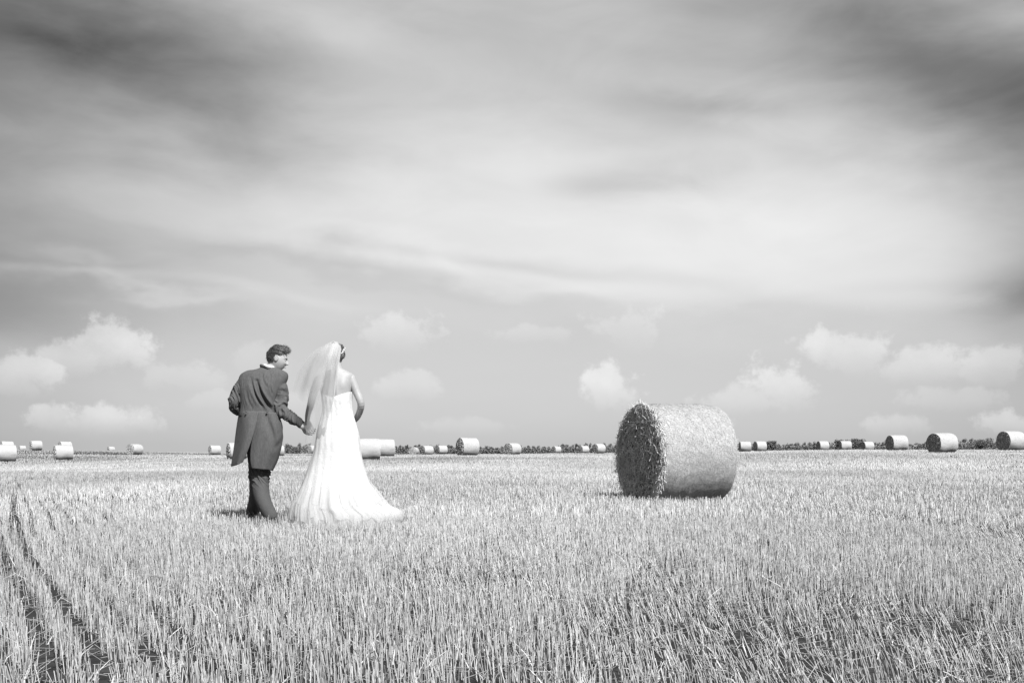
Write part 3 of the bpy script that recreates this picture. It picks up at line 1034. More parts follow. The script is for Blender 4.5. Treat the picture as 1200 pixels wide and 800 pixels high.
def hair_shell(c, M, s, fn, me_name, nstr, strfn, seed, wid=.0022):
    """closed hair volume: fn(X, Y, Z) gives how far it stands off the skull; below zero it sinks inside"""
    nt, nph = 160, 110
    t = np.linspace(-np.pi, np.pi, nt, endpoint=False)
    p = np.linspace(-np.pi / 2 + .02, np.pi / 2 - .02, nph)
    PH, TH = np.meshgrid(p, t, indexing='ij')
    x, y, z = head_points(TH, PH, 1e-6)
    P = np.stack([x, y, z], -1)
    Nn = unit(P * np.array([1 / .075 ** 2, 1 / .096 ** 2, 1 / .118 ** 2]))
    h = fn(x, y, z)
    lm = P.reshape(-1, 3)
    wv = V3noise(lm, (60, 28, 60)).reshape(h.shape) * 0.010 + V3noise(lm, (26, 14, 30), 4.0).reshape(h.shape) * 0.014
    h = np.where(h > 0, h + wv * np.clip(h / 0.01, 0, 1), h)
    S_ = P + Nn * h[..., None]
    R = S_ * s @ M.T + c
    V, Fs = ring_mesh(R)
    r_ = np.random.default_rng(seed)
    # visible locks laid over the volume
    ii = r_.integers(4, nph - 4, nstr); jj = r_.integers(0, nt, nstr)
    ok = h[ii, jj] > 0.004
    ii, jj = ii[ok], jj[ok]
    base = S_[ii, jj]; nn = Nn[ii, jj]
    d = strfn(base) + r_.normal(0, 0.35, base.shape)
    d = unit(d - nn * (d * nn).sum(1, keepdims=True) * 0.85)
    n = len(base)
    sd = unit(np.cross(d, nn))
    Ls = (0.018 + 0.022 * r_.random(n))
    if seed == 3: nn = unit(nn + r_.normal(0, .25, nn.shape)); d = unit(d + nn * (0.15 + 0.5 * (base[:, 1:2] > .03)))
    v, q, per = ribbons(base + nn * 0.0012, d, sd, Ls, np.full(n, wid), nn * -0.004 + r_.normal(0, .002, (n, 3)), 2, False, 0.35)
    v = v * s @ M.T + c
    me = bpy.data.meshes.new(me_name)
    allV = np.vstack([V, v]); off = len(V)
    me.from_pydata(allV.tolist(), [], Fs + [tuple(int(k) + off for k in f) for f in q])
    a = me.attributes.new('tone', 'FLOAT', 'POINT')
    a.data.foreach_set('value', np.concatenate([np.full(len(V), 0.9), np.repeat(0.4 + 3.6 * r_.random(n) ** 2, per)]).astype(np.float32))
    return me


def man_hair(x, y, z):
    back = np.clip((-y) / 0.09, 0, 1)
    # hairline: low at the nape, above the ear at the side, high on the forehead
    line = np.where(y < -0.02, -0.058 + 0.35 * np.clip(y + 0.08, 0, .06), -0.037 + 1.35 * np.clip(y + 0.02, 0, 0.2))
    line = np.where((y > -0.024) & (y < 0.018), 0.030, line)
    line = np.where(y >= 0.018, 0.034 + 0.75 * (y - 0.018), line)
    k = np.clip((z - line) / 0.012, -1, 1)
    h = 0.006 + 0.013 * np.clip(z / 0.118, 0, 1) + 0.018 * np.exp(-((y - 0.062) / 0.030) ** 2 - ((z - 0.100) / 0.030) ** 2)
    sidey = np.clip((np.abs(x) - 0.045) / 0.025, 0, 1) * np.clip((0.075 - z) / 0.05, 0, 1)
    h = h * (1 - 0.62 * sidey)
    return np.where(k > 0, h * k, -0.008)


me = hair_shell(hcM, MH, HS, man_hair, 'hair', 7000, lambda b: np.stack([b[:, 0] * 2, 0.7 + 0 * b[:, 0], 0.35 + 2.5 * (b[:, 2] - 0.02)], -1), 3)
link('hair', finish(me, rootM, [m_hair_d]), groom)

# tailcoat: bodice and sleeves in one skin, then two tails sewn on at the waist seam
coat_rows = [(430, 307, 324, .062, .02), (432, 301, 328, .075, .02), (434.5, 290, 333, .092, .02), (437.8, 283, 337, .105, .015), (444, 280, 337, .118, .01), (455, 280, 332, .130, .0),
             (466, 280.5, 328, .132, .0), (476, 281.5, 325.5, .128, .0), (484, 281, 325, .13, .0), (488, 281, 326, .13, .0)]
cp = [torso(coat_rows, YM, 56)]
cp += [limb([list(arm_r[0] + [-.02, 0, -.005]) + [.078], list(arm_r[1] + [-.012, 0, 0]) + [.069], list(arm_r[2] + [-.01, 0, 0]) + [.064], list(arm_r[3]) + [.055], list(arm_r[4] + [-.012, 0, 0.008]) + [.041]], 28, 8)]
cp += [limb([list(arm_l[0] + [.012, 0, -.005]) + [.074], list(arm_l[1]) + [.064], list(arm_l[2]) + [.060], list(arm_l[3]) + [.052], list(arm_l[4] + [-.01, -.02, 0]) + [.042]], 28, 8)]
me = solid('tailcoat', cp, 0.0048, 5)
V = get_v(me); N = get_n(me)


def seg_param(P, poly, taper_r):
    """nearest distance along an arm polyline, and how close to it a vertex is"""
    best = np.full(len(P), 1e9); along = np.zeros(len(P)); acc = 0.0
    for a, b in zip(poly[:-1], poly[1:]):
        v = b - a; L2 = v.dot(v)
        t = np.clip(((P - a) @ v) / L2, 0, 1)
        d = np.linalg.norm(P - a - t[:, None] * v, axis=1)
        k = d < best
        best[k] = d[k]; along[k] = (acc + t * math.sqrt(L2))[k]
        acc += math.sqrt(L2)
    return best, along


dsp = np.zeros(len(V))
for arm, ph in ((arm_r, 0.0), (arm_l, 2.0)):
    best, al = seg_param(V, arm, .06)
    side = V3noise(V, (9, 9, 9), ph) * 2.0
    onarm = np.clip((0.085 - best) / 0.015, 0, 1) * np.clip((al - 0.05) / 0.05, 0, 1)
    elbow = 0.55 + 0.9 * np.exp(-((al - 0.27) / 0.10) ** 2)
    q_ = np.stack([al * 19 + (V[:, 0] * 13 + V[:, 1] * 7) * (1 if ph == 0 else -1) + side, V[:, 0] * 7, V[:, 1] * 7 + V[:, 2] * 3], -1)
    wave = V3noise(q_, (1, 1, 1), ph)
    rid = np.exp(-(wave * 4.5) ** 2)
    q2 = np.stack([al * 34 - V[:, 0] * 14 + side, V[:, 0] * 12, V[:, 1] * 12], -1)
    rid2 = np.exp(-(V3noise(q2, (1, 1, 1), 5 + ph) * 4.5) ** 2)
    dsp += onarm * elbow * (rid * 0.017 + rid2 * 0.006 - 0.009)
    dsp -= 0.010 * onarm * np.clip(V3noise(V, (12, 12, 15), 9 + ph), 0, 1)
# long drag folds across the back, from the left shoulder blade toward the right waist
ux = (V[:, 0] - W(300, 450, YM)[0]); uz = V[:, 2] - W(300, 450, YM)[2]
back = np.clip(-(N[:, 1]) * 1.3, 0, 1) * np.clip((seg_param(V, arm_r, 0)[0] - 0.075) / 0.02, 0, 1)
for (x0, z0, x1, z1, dep, wd) in ((304, 447, 322, 482, .040, .015), (297, 444, 312, 478, .014, .014), (313, 434, 302, 482, .006, .006), (288, 446, 290, 482, .006, .006), (310, 436, 317, 455, .006, .010), (292, 455, 300, 480, .006, .012), (320, 440, 322, 462, .008, .008)):
    a = W(x0, z0, YM)[[0, 2]]; b = W(x1, z1, YM)[[0, 2]]
    v = b - a; L2 = v.dot(v)
    t = np.clip(((V[:, 0] - a[0]) * v[0] + (V[:, 2] - a[1]) * v[1]) / L2, 0, 1)
    bow = 0.012 * np.sin(t * np.pi)
    dd = np.hypot(V[:, 0] - a[0] - t * v[0] + bow, V[:, 2] - a[1] - t * v[1] + bow)
    dsp -= back * dep * np.exp(-(dd / wd) ** 2) * np.sin(np.clip(t, .05, .98) * np.pi) ** 0.5
    dsp += back * dep * 0.5 * np.exp(-((dd - wd * 2.0) / wd) ** 2) * np.sin(np.clip(t, .05, .95) * np.pi)
dsp += V3noise(V, (14, 14, 7), 3.0) * 0.005
set_v(me, V + N * dsp[:, None])


def sheet(cols, nu, nv, thick, wob=None):
    """cloth panel through column curves (each a list of world points, same count), given real thickness"""
    C = np.array([crom(c, 8) for c in cols])              # col, v, 3
    C = np.stack([crom(C[:, i], nu) for i in range(C.shape[1])])  # v, u, 3
    nvv, nuu, _ = C.shape
    if wob is not None:
        uu, vv = np.meshgrid(np.linspace(0, 1, nuu), np.linspace(0, 1, nvv))
        C = C + wob(uu, vv, C)
    du = np.gradient(C, axis=1); dv = np.gradient(C, axis=0)
    Nn = unit(np.cross(du, dv))
    A_, B_ = C + Nn * thick / 2, C - Nn * thick / 2
    V = np.concatenate([A_.reshape(-1, 3), B_.reshape(-1, 3)])
    n0 = nvv * nuu; Fs = []
    for i in range(nvv - 1):
        for j in range(nuu - 1):
            a = i * nuu + j
            Fs.append((a, a + 1, a + nuu + 1, a + nuu)); Fs.append((n0 + a, n0 + a + nuu, n0 + a + nuu + 1, n0 + a + 1))
    rim = [(0, j) for j in range(nuu)] + [(i, nuu - 1) for i in range(1, nvv)] + [(nvv - 1, j) for j in range(nuu - 2, -1, -1)] + [(i, 0) for i in range(nvv - 2, 0, -1)]
    idx = [i * nuu + j for i, j in rim]
    for a, b in zip(idx, idx[1:] + idx[:1]):
        Fs.append((a, n0 + a, n0 + b, b))
    return V, Fs


def Wl(rows): return [W(*r) for r in rows]


yb = YM - .138
tail_l = [Wl([(289, 483, YM + .10), (287, 500, YM + .13), (285, 520, YM + .12), (283, 534, YM + .10), (281, 541, YM + .08)]),
          Wl([(280.5, 482, YM + .02), (277.5, 500, YM + .02), (275, 520, YM + .0), (273, 535, YM - .02), (271, 546, YM - .02)]),
          Wl([(284, 482, yb + .05), (283, 500, yb + .03), (280.5, 520, yb + .01), (278, 534, yb), (276, 545, yb)]),
          Wl([(292, 481.5, yb + .014), (291, 500, yb - .03), (287, 520, yb - .045), (283, 534, yb - .04), (280, 543.5, yb - .03)]),
          Wl([(303, 481.5, yb + .012), (299.5, 500, yb - .03), (293.5, 519, yb - .05), (288.5, 532, yb - .05), (284.5, 541, yb - .04)])]
tail_r = [Wl([(301.5, 481.5, yb + .014), (297.5, 503, yb - .008), (294, 523, yb - .015), (293.2, 538, yb - .015), (295, 548.5, yb - .01)]),
          Wl([(309, 481.5, yb + .012), (307, 503, yb - .03), (304.5, 523, yb - .035), (303.5, 538, yb - .03), (303.5, 549.5, yb - .02)]),
          Wl([(320, 483, yb + .018), (323, 503, yb - .012), (321, 523, yb - .01), (317, 538, yb), (313.5, 550.5, yb + .01)]),
          Wl([(325.5, 483, YM - .03), (331, 500, YM - .02), (330.5, 518, YM - .03), (326, 537, YM - .03), (319.5, 551, YM - .05)]),
          Wl([(322, 483, YM + .09), (327, 500, YM + .12), (326, 518, YM + .12), (322, 537, YM + .10), (316, 549, YM + .08)])]


def wob_r(u, v, C):
    d = np.zeros(C.shape)
    f = 0.026 * np.sin(np.clip(v * 1.6, 0, 1) * np.pi) * np.exp(-((u - 0.30 - 0.42 * v) / 0.055) ** 2)
    f += -0.018 * np.exp(-((v - 0.33 - 0.12 * np.sin(u * 4)) / 0.06) ** 2) * np.clip((u - .42) * 5, 0, 1) * np.clip((.9 - u) * 8, 0, 1)
    f += 0.015 * np.exp(-((v - 0.42 - 0.10 * np.sin(u * 4)) / 0.05) ** 2) * np.clip((u - .42) * 5, 0, 1) * np.clip((.9 - u) * 8, 0, 1)
    f += 0.005 * np.sin(u * 22 + v * 3) * v
    d[..., 1] = f
    return d


def wob_l(u, v, C):
    d = np.zeros(C.shape)
    d[..., 1] = 0.006 * np.sin(u * 14 + v * 2) * v
    return d


pieces = []
for cols, wb in ((tail_l, wob_l), (tail_r, wob_r)):
    v_, f_ = sheet(cols, 10, 8, 0.006, wb)
    pieces.append((v_, f_, 0))
# turned collar round the neck, laid over the shoulders
col = []
for k in range(15):
    a = math.radians(-200 + k * 220 / 14)
    c0 = W(315, 431.5, YM + .02)
    rx, ry = 0.076, 0.074
    p = c0 + np.array([math.cos(a) * rx, math.sin(a) * ry, 0.002 - 0.30 * (math.cos(a) * rx)])
    col.append(list(p) + [0.018])
v_, f_ = limb(col, 12, 4, 0.62, (1, 0, 0)); pieces.append((v_, f_, 0))
# two waist buttons at the top of the tails
for bx in (288.5, 313):
    p = W(bx, 482, yb - .018)
    v_, f_ = limb([list(p) + [.0085], list(p + [0, -.005, 0]) + [.0085]], 12, 2)
    pieces.append((v_, f_, 1))
append_mesh(me, pieces, None)
coat = link('tailcoat', finish(me, rootM, [m_wool, m_button]), groom)

# trousers
tp = [torso([(482, 284, 322, .11, 0.0), (497, 285, 326, .118, .02), (510, 290, 325, .125, .03), (522, 293, 322, .12, .04), (528, 297, 318, .10, .04)], YM)]
tp += [limb([list(leg_r[0]) + [.098], list(leg_r[1]) + [.095], list(leg_r[2] + [-.01, 0, 0]) + [.080], list(leg_r[3] + [-.004, 0, 0]) + [.077], list(leg_r[4] + [-.004, 0, .03]) + [.064]], 28, 8)]
tp += [limb([list(leg_l[0]) + [.096], list(leg_l[1]) + [.092], list(leg_l[2]) + [.078], list(leg_l[3]) + [.072], list(leg_l[4] + [0, 0, .03]) + [.066]], 28, 8)]
me = solid('trousers', tp, 0.005, 5)
V = get_v(me); N = get_n(me)
best, al = seg_param(V, leg_r, 0)
knee = np.exp(-((al - 0.40) / 0.09) ** 2)
q_ = np.stack([al * 20 - V[:, 0] * 26, V[:, 0] * 9, V[:, 1] * 9], -1)
d = knee * 0.020 * (1 - np.clip(np.abs(V3noise(q_, (1, 1, 1), 2.0)) * 4, 0, 1)) - knee * .006 + 0.006 * V3noise(V, (11, 11, 5), 1.0)
best2, al2 = seg_param(V, leg_l, 0)
set_v(me, V + N * d[:, None])
link('trousers', finish(me, rootM, [m_trs]), groom)

# shirt collar and cuff
rows = []
for k, (dz, rr) in enumerate(((-.030, .066), (-.005, .067), (.018, .064))):
    c0 = W(316.5, 430.5, YM + .012) + np.array([dz * .35, 0, dz])
    a = np.linspace(0, 2 * np.pi, 40, endpoint=False)
    rows.append(np.stack([c0[0] + np.cos(a) * rr, c0[1] + np.sin(a) * rr * .95, c0[2] - 0.32 * np.cos(a) * rr], -1))
v_, f_ = ring_mesh(np.array(rows), caps=False)
inner = np.array(rows)[::-1].copy(); ctr = inner.mean(axis=1, keepdims=True); inner = ctr + (inner - ctr) * 0.95
v2, f2 = ring_mesh(np.concatenate([np.array(rows), inner, np.array(rows)[:1]]), caps=False)
me = bpy.data.meshes.new('shirt_collar'); me.from_pydata(v2.tolist(), [], f2)
link('shirt_collar', finish(me, rootM, [m_shirt]), groom)
cu = unit(arm_r[4] - arm_r[3])
v_, f_ = limb([list(arm_r[4] - cu * .02) + [.038], list(arm_r[4] + cu * .018) + [.036]], 20, 3)
me = bpy.data.meshes.new('shirt_cuff'); me.from_pydata(v_.tolist(), [], f_)
link('shirt_cuff', finish(me, rootM, [m_shirt]), groom)
for L_, tw in ((leg_r, .02), (leg_l, .0)):
    a = L_[4].copy(); gz0 = 0.0
    P_ = [[0, -.075, .035, .034], [0, -.03, .045, .042], [tw * .3, .05, .036, .042], [tw, .13, .03, .045], [tw * 1.3, .20, .022, .026]]
    v1 = limb([[a[0] + p[0], a[1] + p[1], gz0 + p[2] + (.0 if L_ is leg_l else .01), p[3]] for p in P_], 20, 5, 0.75, (0, 0, 1))
    v_, f_ = v1; v_ = v_.copy(); v_[:, 2] = np.maximum(v_[:, 2], 0.004)
    me = bpy.data.meshes.new('shoe'); me.from_pydata(v_.tolist(), [], f_)
    link('shoe', finish(me, rootM, [m_shoe]), groom)

# ------------------------------------------------------------------ the bride
YB = 9.45
rootB = W(394, 617.5, YB); rootB[2] = 0.0
BHm = rot_head(math.radians(14), math.radians(8))
hcB = W(393.2, 416.5, YB + .02)
HB = 0.93
b_arm_r = [W(411.5, 443.5, YB), W(417.5, 458, YB - .01), W(423, 474, YB - .02), W(419, 488, YB + .10), W(412, 495, YB + .20)]
b_arm_l = [W(373.5, 445, YB), W(367.8, 459, YB), W(364, 474, YB + .01), W(361, 485, YB + .08), W(359.8, 494, YB + .14)]
bp = [torso([(432.5, 389, 403, .050, .0), (435.5, 380, 409, .062, .0), (439, 374, 414, .075, .0), (446, 372.5, 414, .09, 0), (456, 375, 412, .098, 0), (466, 377.5, 411, .10, 0),
             (480, 379, 411, .092, 0), (492, 376, 414, .10, 0), (508, 371, 418, .125, .0), (522, 372, 416, .125, 0), (530, 378, 410, .10, 0)], YB)]
bp += head_mesh(hcB, BHm, HB)
n0 = W(396.5, 437, YB); n1 = hcB + np.array([.004, -.015, -.05])
bp += [limb([list(n0) + [.056], list((n0 + n1) / 2) + [.046], list(n1) + [.045]], 24, 5)]
bp += [limb([list(b_arm_r[0]) + [.044], list(b_arm_r[1]) + [.039], list(b_arm_r[2]) + [.034], list(b_arm_r[3]) + [.029], list(b_arm_r[4]) + [.022]], 20, 6)]
bp += [limb([list(b_arm_l[0]) + [.044], list(b_arm_l[1]) + [.038], list(b_arm_l[2]) + [.033], list(b_arm_l[3]) + [.027], list(b_arm_l[4]) + [.021]], 20, 6)]
bp += hand(b_arm_l[4], W(365, 506, YB + .17) - b_arm_l[4], (0.5, -1, -0.1), 0.88, 0.6, side=1)
bp += hand(b_arm_r[4], W(402, 499, YB + .24) - b_arm_r[4], (-.3, -.2, -1), 0.88, 0.5, side=1)
for sx in (-1, 1):
    bp += [limb([list(W(394 + sx * 10, 515, YB)) + [.088], list(W(394 + sx * 9, 560, YB)) + [.055], list(W(394 + sx * 9, 585, YB)) + [.048], list(W(394 + sx * 8, 607, YB)) + [.032]], 18, 6)]
    a = W(394 + sx * 8, 609, YB)
    bp += [limb([list(a) + [.03], list(a + [0, .07, -.04]) + [.028], list(a + [0, .14, -.055]) + [.02]], 12, 4)]
me = solid('body', bp, 0.0036, 2)
V = get_v(me); N = get_n(me)
# shoulder blades and the furrow of the spine
bk = np.clip(-N[:, 1], 0, 1)
for bx in (384, 404):
    c = W(bx, 452, YB)
    V = V + N * (bk * 0.010 * np.exp(-((V[:, 0] - c[0]) / .035) ** 2 - ((V[:, 2] - c[2]) / .055) ** 2))[:, None]
c = W(394.5, 455, YB)
V = V - N * (bk * 0.010 * np.exp(-((V[:, 0] - c[0]) / .010) ** 2) * np.clip((W(0, 435, YB)[2] - V[:, 2]) * 12, 0, 1))[:, None]
set_v(me, V)
append_mesh(me, face_details(hcB, BHm, HB), None)
finish(me, rootB, [m_skin_pale, m_eye, m_dark])
bride = link('person', me, None, rootB, 'bride seen from behind in long white strapless gown with veil blown left', 'person')


def bride_hair(x, y, z):
    line = np.where(y < 0.0, -0.062, -0.062 + 1.25 * y)
    k = np.clip((z - line) / 0.014, -1, 1)
    h = 0.013 + 0.006 * np.clip(z / .118, 0, 1) + 0.045 * np.exp(-((x) / .045) ** 2 - ((y + 0.085) / .05) ** 2 - ((z + 0.012) / .045) ** 2)
    return np.where(k > 0, h * k, -0.008)


me = hair_shell(hcB, BHm, HB, bride_hair, 'hair', 3800, lambda b: np.stack([-b[:, 0] * 4, -0.9 + 0 * b[:, 0], -0.3 - 2 * b[:, 2]], -1), 5)
b_hair = link('hair', finish(me, rootB, [m_hair_b]), bride)
m_pearl = mat('pearl_and_wire', 0.75, 0.25, 0.6)
pieces = []
rr_ = random.Random(4)
for k in range(22):
    t = k / 21
    lp = np.array([0.080 + 0.010 * math.sin(t * 9), -0.045 + 0.055 * t, 0.062 - 0.080 * (1 - t) * 0.6 + rr_.uniform(-.008, .008)])
    p = lp * HB @ BHm.T + hcB
    v_, f_ = limb([list(p) + [.0048], list(p + [0.002, 0, .001]) + [.0048]], 8, 2); pieces.append((v_, f_, 0))
    if k % 3 == 0:   # small wire leaves
        q = p + np.array([rr_.uniform(.004, .02), rr_.uniform(-.02, .0), rr_.uniform(-.004, .022)])
        v_, f_ = limb([list(p) + [.002], list((p + q) / 2) + [.006], list(q) + [.0015]], 8, 3, 0.3); pieces.append((v_, f_, 0))
me = bpy.data.meshes.new('hair_comb'); append_mesh(me, pieces, None)
link('hair_comb', finish(me, rootB, [m_pearl]), b_hair)

# gown
m_gown = mat('ivory_lace_gown', 0.70, 0.75, 0.15, 55, 0.04, bump=0.35, bump_scale=70, translucent=0.10)
rows = [(459, 376, 413.2, .108), (466, 376.8, 412.6, .110), (476, 377.6, 412.6, .106), (486, 376.8, 414.3, .106), (497, 373.5, 417.5, .118), (508, 371.5, 420.5, .135),
        (518, 369.5, 421.8, .148), (530, 367, 423, .155), (542, 363, 425.5, .165), (555, 358.5, 429.5, .185), (566, 354.5, 433.5, .21), (571, 352.4, 437.5, .225),
        (579, 349, 443.5, .25), (588, 345.5, 449.5, .28), (594.5, 344, 456.5, .31), (599, 343, 466, .325), (603, 342.8, 470, .335), (609, 345, 467.5, .345), (617, 348, 465, .35)]
C = []
for (py, xl, xr, hd) in rows:
    a, b = W(xl, py, YB), W(xr, py, YB)
    C.append([(a[0] + b[0]) / 2, YB, a[2], (b[0] - a[0]) / 2, hd])
C = crom(C, 9)
nth = 300
th = np.linspace(0, 2 * np.pi, nth, endpoint=False)
zt, zb = C[0, 2], C[-1, 2]
zk = W(0, 545, YB)[2]
R = []
rk = np.random.default_rng(12)
ph = rk.random(14) * 6.28
for c in C:
    fl = np.clip((zk + .10 - c[2]) / (zk + .10 - zb), 0, 1) ** 1.15
    w_ = sum(a * np.sin(k * th + ph[i] + 1.3 * (zt - c[2]) * (i % 3 - 1)) for i, (k, a) in enumerate(((7, .7), (11, .55), (16, .5), (23, .35), (31, .28), (5, .5))))
    amp = 0.015 * fl
    # fitted part: faint drape lines
    w2 = 0.0016 * np.sin(19 * th + 9 * c[2]) * (1 - fl)
    px_ = np.cos(th) * (c[3] + 0.15 * amp * w_ + w2); py_ = np.sin(th) * (c[4] + amp * w_ + w2)
    z = np.full(nth, c[2])
    R.append(np.stack([c[0] + px_, c[1] + py_, z], -1))
R = np.array(R)
# neckline: dips to the lacing at the centre back, rises at the front
tt = (R[0, :, 2][None] - R[:, :, 2])
k = np.clip(1 - tt / 0.12, 0, 1)
xm = W(391.5, 460, YB)[0]
dipx = np.clip(1 - np.abs(R[..., 0] - xm) / 0.17, 0, 1)
dip = np.where(R[..., 1] < YB, -0.058 * dipx ** 1.2, 0.035)
R[..., 2] += k * dip * 1.0
# hem wanders over the stubble
kh = np.clip(1 - (R[..., 2] - zb) / 0.12, 0, 1)
hem = 0.018 * np.sin(9 * th + 1) + 0.014 * np.sin(17 * th + 2) + 0.02
R[..., 2] += kh * hem[None]
V, Fs = ring_mesh(R, caps=False)
ctr = R.mean(axis=1, keepdims=True)
Rin = ctr + (R - ctr) * 0.985
V, Fs = ring_mesh(np.concatenate([R, Rin[::-1], R[:1]]), caps=False)
tex = V3noise(V, (34, 34, 30)) * 0.002 + V3noise(V, (9, 9, 5), 2.0) * 0.008 * np.clip((zk - V[:, 2]) * 3, 0, 1)
V[:, 1] -= tex; V[:, 0] += tex * .5
me = bpy.data.meshes.new('gown'); me.from_pydata(V.tolist(), [], Fs)
gown = link('gown', finish(me, rootB, [m_gown]), bride)
# loose net tiers of the skirt, frilled edges lying over the gown
m_tulle = mat('soft_tulle', 0.76, 0.8, 0.1, translucent=0.45)


def alpha_mat(m, fac_attr='tone'):
    nt = m.node_tree; n = NT(nt)
    out = nt.nodes['Material Output']
    src = out.inputs[0].links[0].from_socket
    tr = n.node('ShaderNodeBsdfTransparent')
    mx = n.node('ShaderNodeMixShader')
    at = n.node('ShaderNodeAttribute'); at.attribute_name = fac_attr
    n.l.new(at.outputs['Fac'], mx.inputs[0])
    n.l.new(tr.outputs[0], mx.inputs[1]); n.l.new(src, mx.inputs[2]); n.l.new(mx.outputs[0], out.inputs[0])


alpha_mat(m_tulle)


def tier(py0, py1, grow, seed, a0, a1, alpha):
    """one flounce from photo row py0 to py1, over angles a0..a1 (degrees; 270 = toward the camera)"""
    r_ = np.random.default_rng(seed); p = r_.random(8) * 6.28
    z0, z1 = W(0, py0, YB)[2], W(0, py1, YB)[2]
    nv, nu = 16, 260
    A_ = np.radians(np.linspace(a0, a1, nu))
    zc = C[::-1, 2]
    G = []
    for i in range(nv + 1):
        v = i / nv; z = z0 + (z1 - z0) * v
        cx = np.interp(z, zc, C[::-1, 0]); hw = np.interp(z, zc, C[::-1, 3]); hd = np.interp(z, zc, C[::-1, 4])
        wv = sum(a * np.sin(k * A_ + p[j]) for j, (k, a) in enumerate(((9, .5), (15, .5), (27, .45), (41, .35), (60, .2))))
        e = 0.018 + grow * v ** 1.3 * (1 + 0.55 * wv) + 0.012 * v * wv
        G.append(np.stack([cx + np.cos(A_) * (hw + e * .6), YB + np.sin(A_) * (hd + e + .02), z + 0.02 * v * np.sin(A_ * 13 + p[5]) + 0.012 * v * np.sin(A_ * 29 + p[6])], -1))
    G = np.array(G); m_, n_, _ = G.shape
    i, k = np.meshgrid(np.arange(m_ - 1), np.arange(n_ - 1), indexing='ij')
    Q = np.stack([i * n_ + k, i * n_ + k + 1, (i + 1) * n_ + k + 1, (i + 1) * n_ + k], -1).reshape(-1, 4)
    return G.reshape(-1, 3), Q, np.repeat(alpha * np.clip(np.linspace(0, 1, m_) * 1.6, 0, 1) ** 1.5, n_)


V, Q, tn = cat_meshes([tier(562, 606, .030, 1, 190, 385, .5), tier(578, 615, .032, 2, 180, 400, .5), tier(590, 618, .045, 3, 200, 380, .45), tier(545, 590, .018, 4, 215, 365, .4)])
V[:, 2] = np.maximum(V[:, 2], 0.02)
me = mesh_np('skirt_frill', V - rootB, Q, m_tulle, tn, smooth=True)
link('skirt_frill', me, gown)

# veil: gathered at the comb, over the crown, one part hanging down the back, one blown to the left
m_veil = mat('veil_tulle', 0.80, 0.8, 0.1, translucent=0.5)
alpha_mat(m_veil)


def veil_layer(cols, nu, seed, amp, aA, aB, edge_fade=0.0, freq=24):
    """cols: equal-length curves; aA/aB: opacity at the comb / at the free edge"""
    Cc = np.array([crom(c, 10) for c in cols])
    G = np.stack([crom(Cc[:, i], nu) for i in range(Cc.shape[1])])
    nv, nn, _ = G.shape
    u, v = np.meshgrid(np.linspace(0, 1, nn), np.linspace(0, 1, nv))
    r_ = np.random.default_rng(seed); p = r_.random(4) * 6.28
    wv = np.sin(u * freq + p[0] + 1.5 * np.sin(v * 3 + p[1])) + 0.6 * np.sin(u * freq * 1.73 + p[2] + 2 * v) + 0.4 * np.sin(u * freq * .4 + p[3] - 3 * v)
    G = G.copy()
    sv = np.clip(v * 5, 0.0, 1)
    G[..., 1] += amp * (0.25 + v) * wv * sv
    G[..., 0] += amp * 0.35 * v * np.cos(u * freq + p[0]) * sv
    al = aA + (aB - aA) * np.clip(v * 1.3, 0, 1) ** 0.8
    al = al * (0.82 + 0.36 * VN[2](u * 9 + v * 2, v * 3))
    al = al * (1 - edge_fade * u ** 2) * (1 - np.clip((v - 0.66) / 0.34, 0, 1) ** 1.4 * 0.94)
    al = al * (1 - 0.5 * (np.clip((u - .9) / .1, 0, 1) ** 2) * (edge_fade > 0.1))
    i, k = np.meshgrid(np.arange(nv - 1), np.arange(nn - 1), indexing='ij')
    Q = np.stack([i * nn + k, i * nn + k + 1, (i + 1) * nn + k + 1, (i + 1) * nn + k], -1).reshape(-1, 4)
    return G.reshape(-1, 3), Q, np.clip(al, 0, 1).reshape(-1)


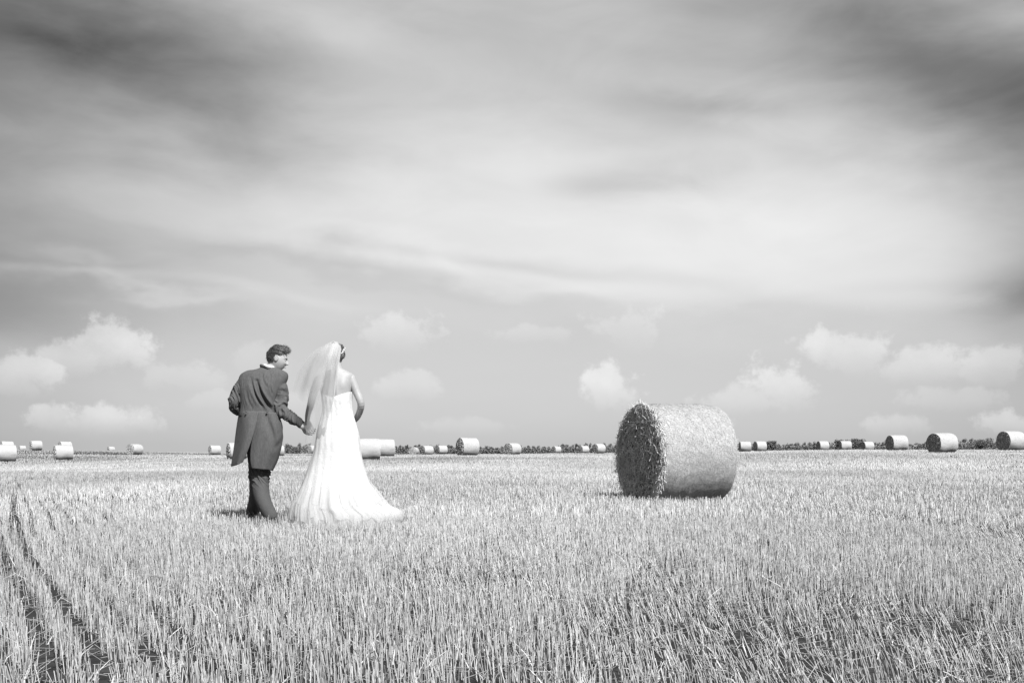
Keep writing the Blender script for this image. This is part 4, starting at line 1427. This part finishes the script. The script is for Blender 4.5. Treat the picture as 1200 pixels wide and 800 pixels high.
yk = YB - .16
hang = [Wl([(396.5, 401.5, YB + .03), (399.5, 406, YB - .06), (399, 416, YB - .13), (397, 430, yk - .01), (395.5, 445, yk), (394, 456, yk), (391, 470, yk + .01), (387, 484, yk + .01)]),
        Wl([(394, 400.3, YB + .03), (394.5, 404, YB - .08), (393, 416, YB - .16), (390.5, 432, yk - .03), (388.5, 452, yk - .02), (385.5, 475, yk - .02), (381.5, 498, yk - .02), (378, 520, yk - .03)]),
        Wl([(391, 400.5, YB + .03), (389, 405, YB - .08), (386.5, 417, YB - .15), (383, 434, yk - .02), (379.5, 456, yk), (375, 482, yk), (371, 510, yk - .02), (366, 545, yk - .05)]),
        Wl([(388, 402, YB + .03), (384.5, 406, YB - .05), (380.5, 418, YB - .10), (374, 437, YB - .12), (366.5, 460, YB - .10), (361, 486, YB - .08), (358, 515, YB - .1), (355, 550, YB - .12)])]
blow = [Wl([(396, 401, YB + .04), (395, 405, YB - .07), (391, 417, YB - .15), (385.5, 432, yk), (380, 447, yk), (375, 463, yk), (371, 478, yk)]),
        Wl([(393, 400, YB + .04), (389, 404, YB - .07), (382.5, 415, YB - .13), (374, 430, YB - .13), (368, 444, YB - .13), (363, 460, YB - .12), (359, 474, YB - .12)]),
        Wl([(391, 400, YB + .05), (384.5, 403.5, YB - .03), (376, 412, YB - .07), (366.5, 425, YB - .06), (360, 439, YB - .05), (355, 454, YB - .04), (351.5, 468, YB - .03)]),
        Wl([(389, 401, YB + .06), (381, 404.5, YB + .02), (370.5, 411, YB + .0), (360, 421, YB + .01), (352, 433, YB + .03), (347, 447, YB + .05), (343, 462, YB + .07)])]
over = [Wl([(400.5, 407, YB + .02), (399.5, 411, YB - .07), (398, 420, YB - .12), (396.5, 430, YB - .13), (395.5, 438, YB - .12)]),
        Wl([(396, 401.5, YB + .04), (396, 405, YB - .09), (393.5, 416, YB - .17), (391.5, 430, yk - .02), (391, 447, yk)]),
        Wl([(390.5, 400.5, YB + .04), (387, 405, YB - .07), (382.5, 416, YB - .12), (379, 430, YB - .13), (378, 447, yk)]),
        Wl([(387, 404, YB + .07), (380, 408, YB + .0), (373, 417, YB - .06), (368, 430, YB - .06), (365.5, 447, YB - .05)])]
V, Q, tn = cat_meshes([veil_layer(hang, 60, 1, .006, .85, .42, 0.0, 13), veil_layer(blow, 60, 2, .009, .9, .62, .62, 11), veil_layer(over, 60, 3, .005, .9, .42, .3, 12),
                       veil_layer([[q + np.array([-.01, -.012, 0]) for q in c] for c in blow], 60, 6, .012, .75, .5, .55, 8)])
me = mesh_np('veil', V - rootB, Q, m_veil, tn, smooth=True)
link('veil', me, bride)
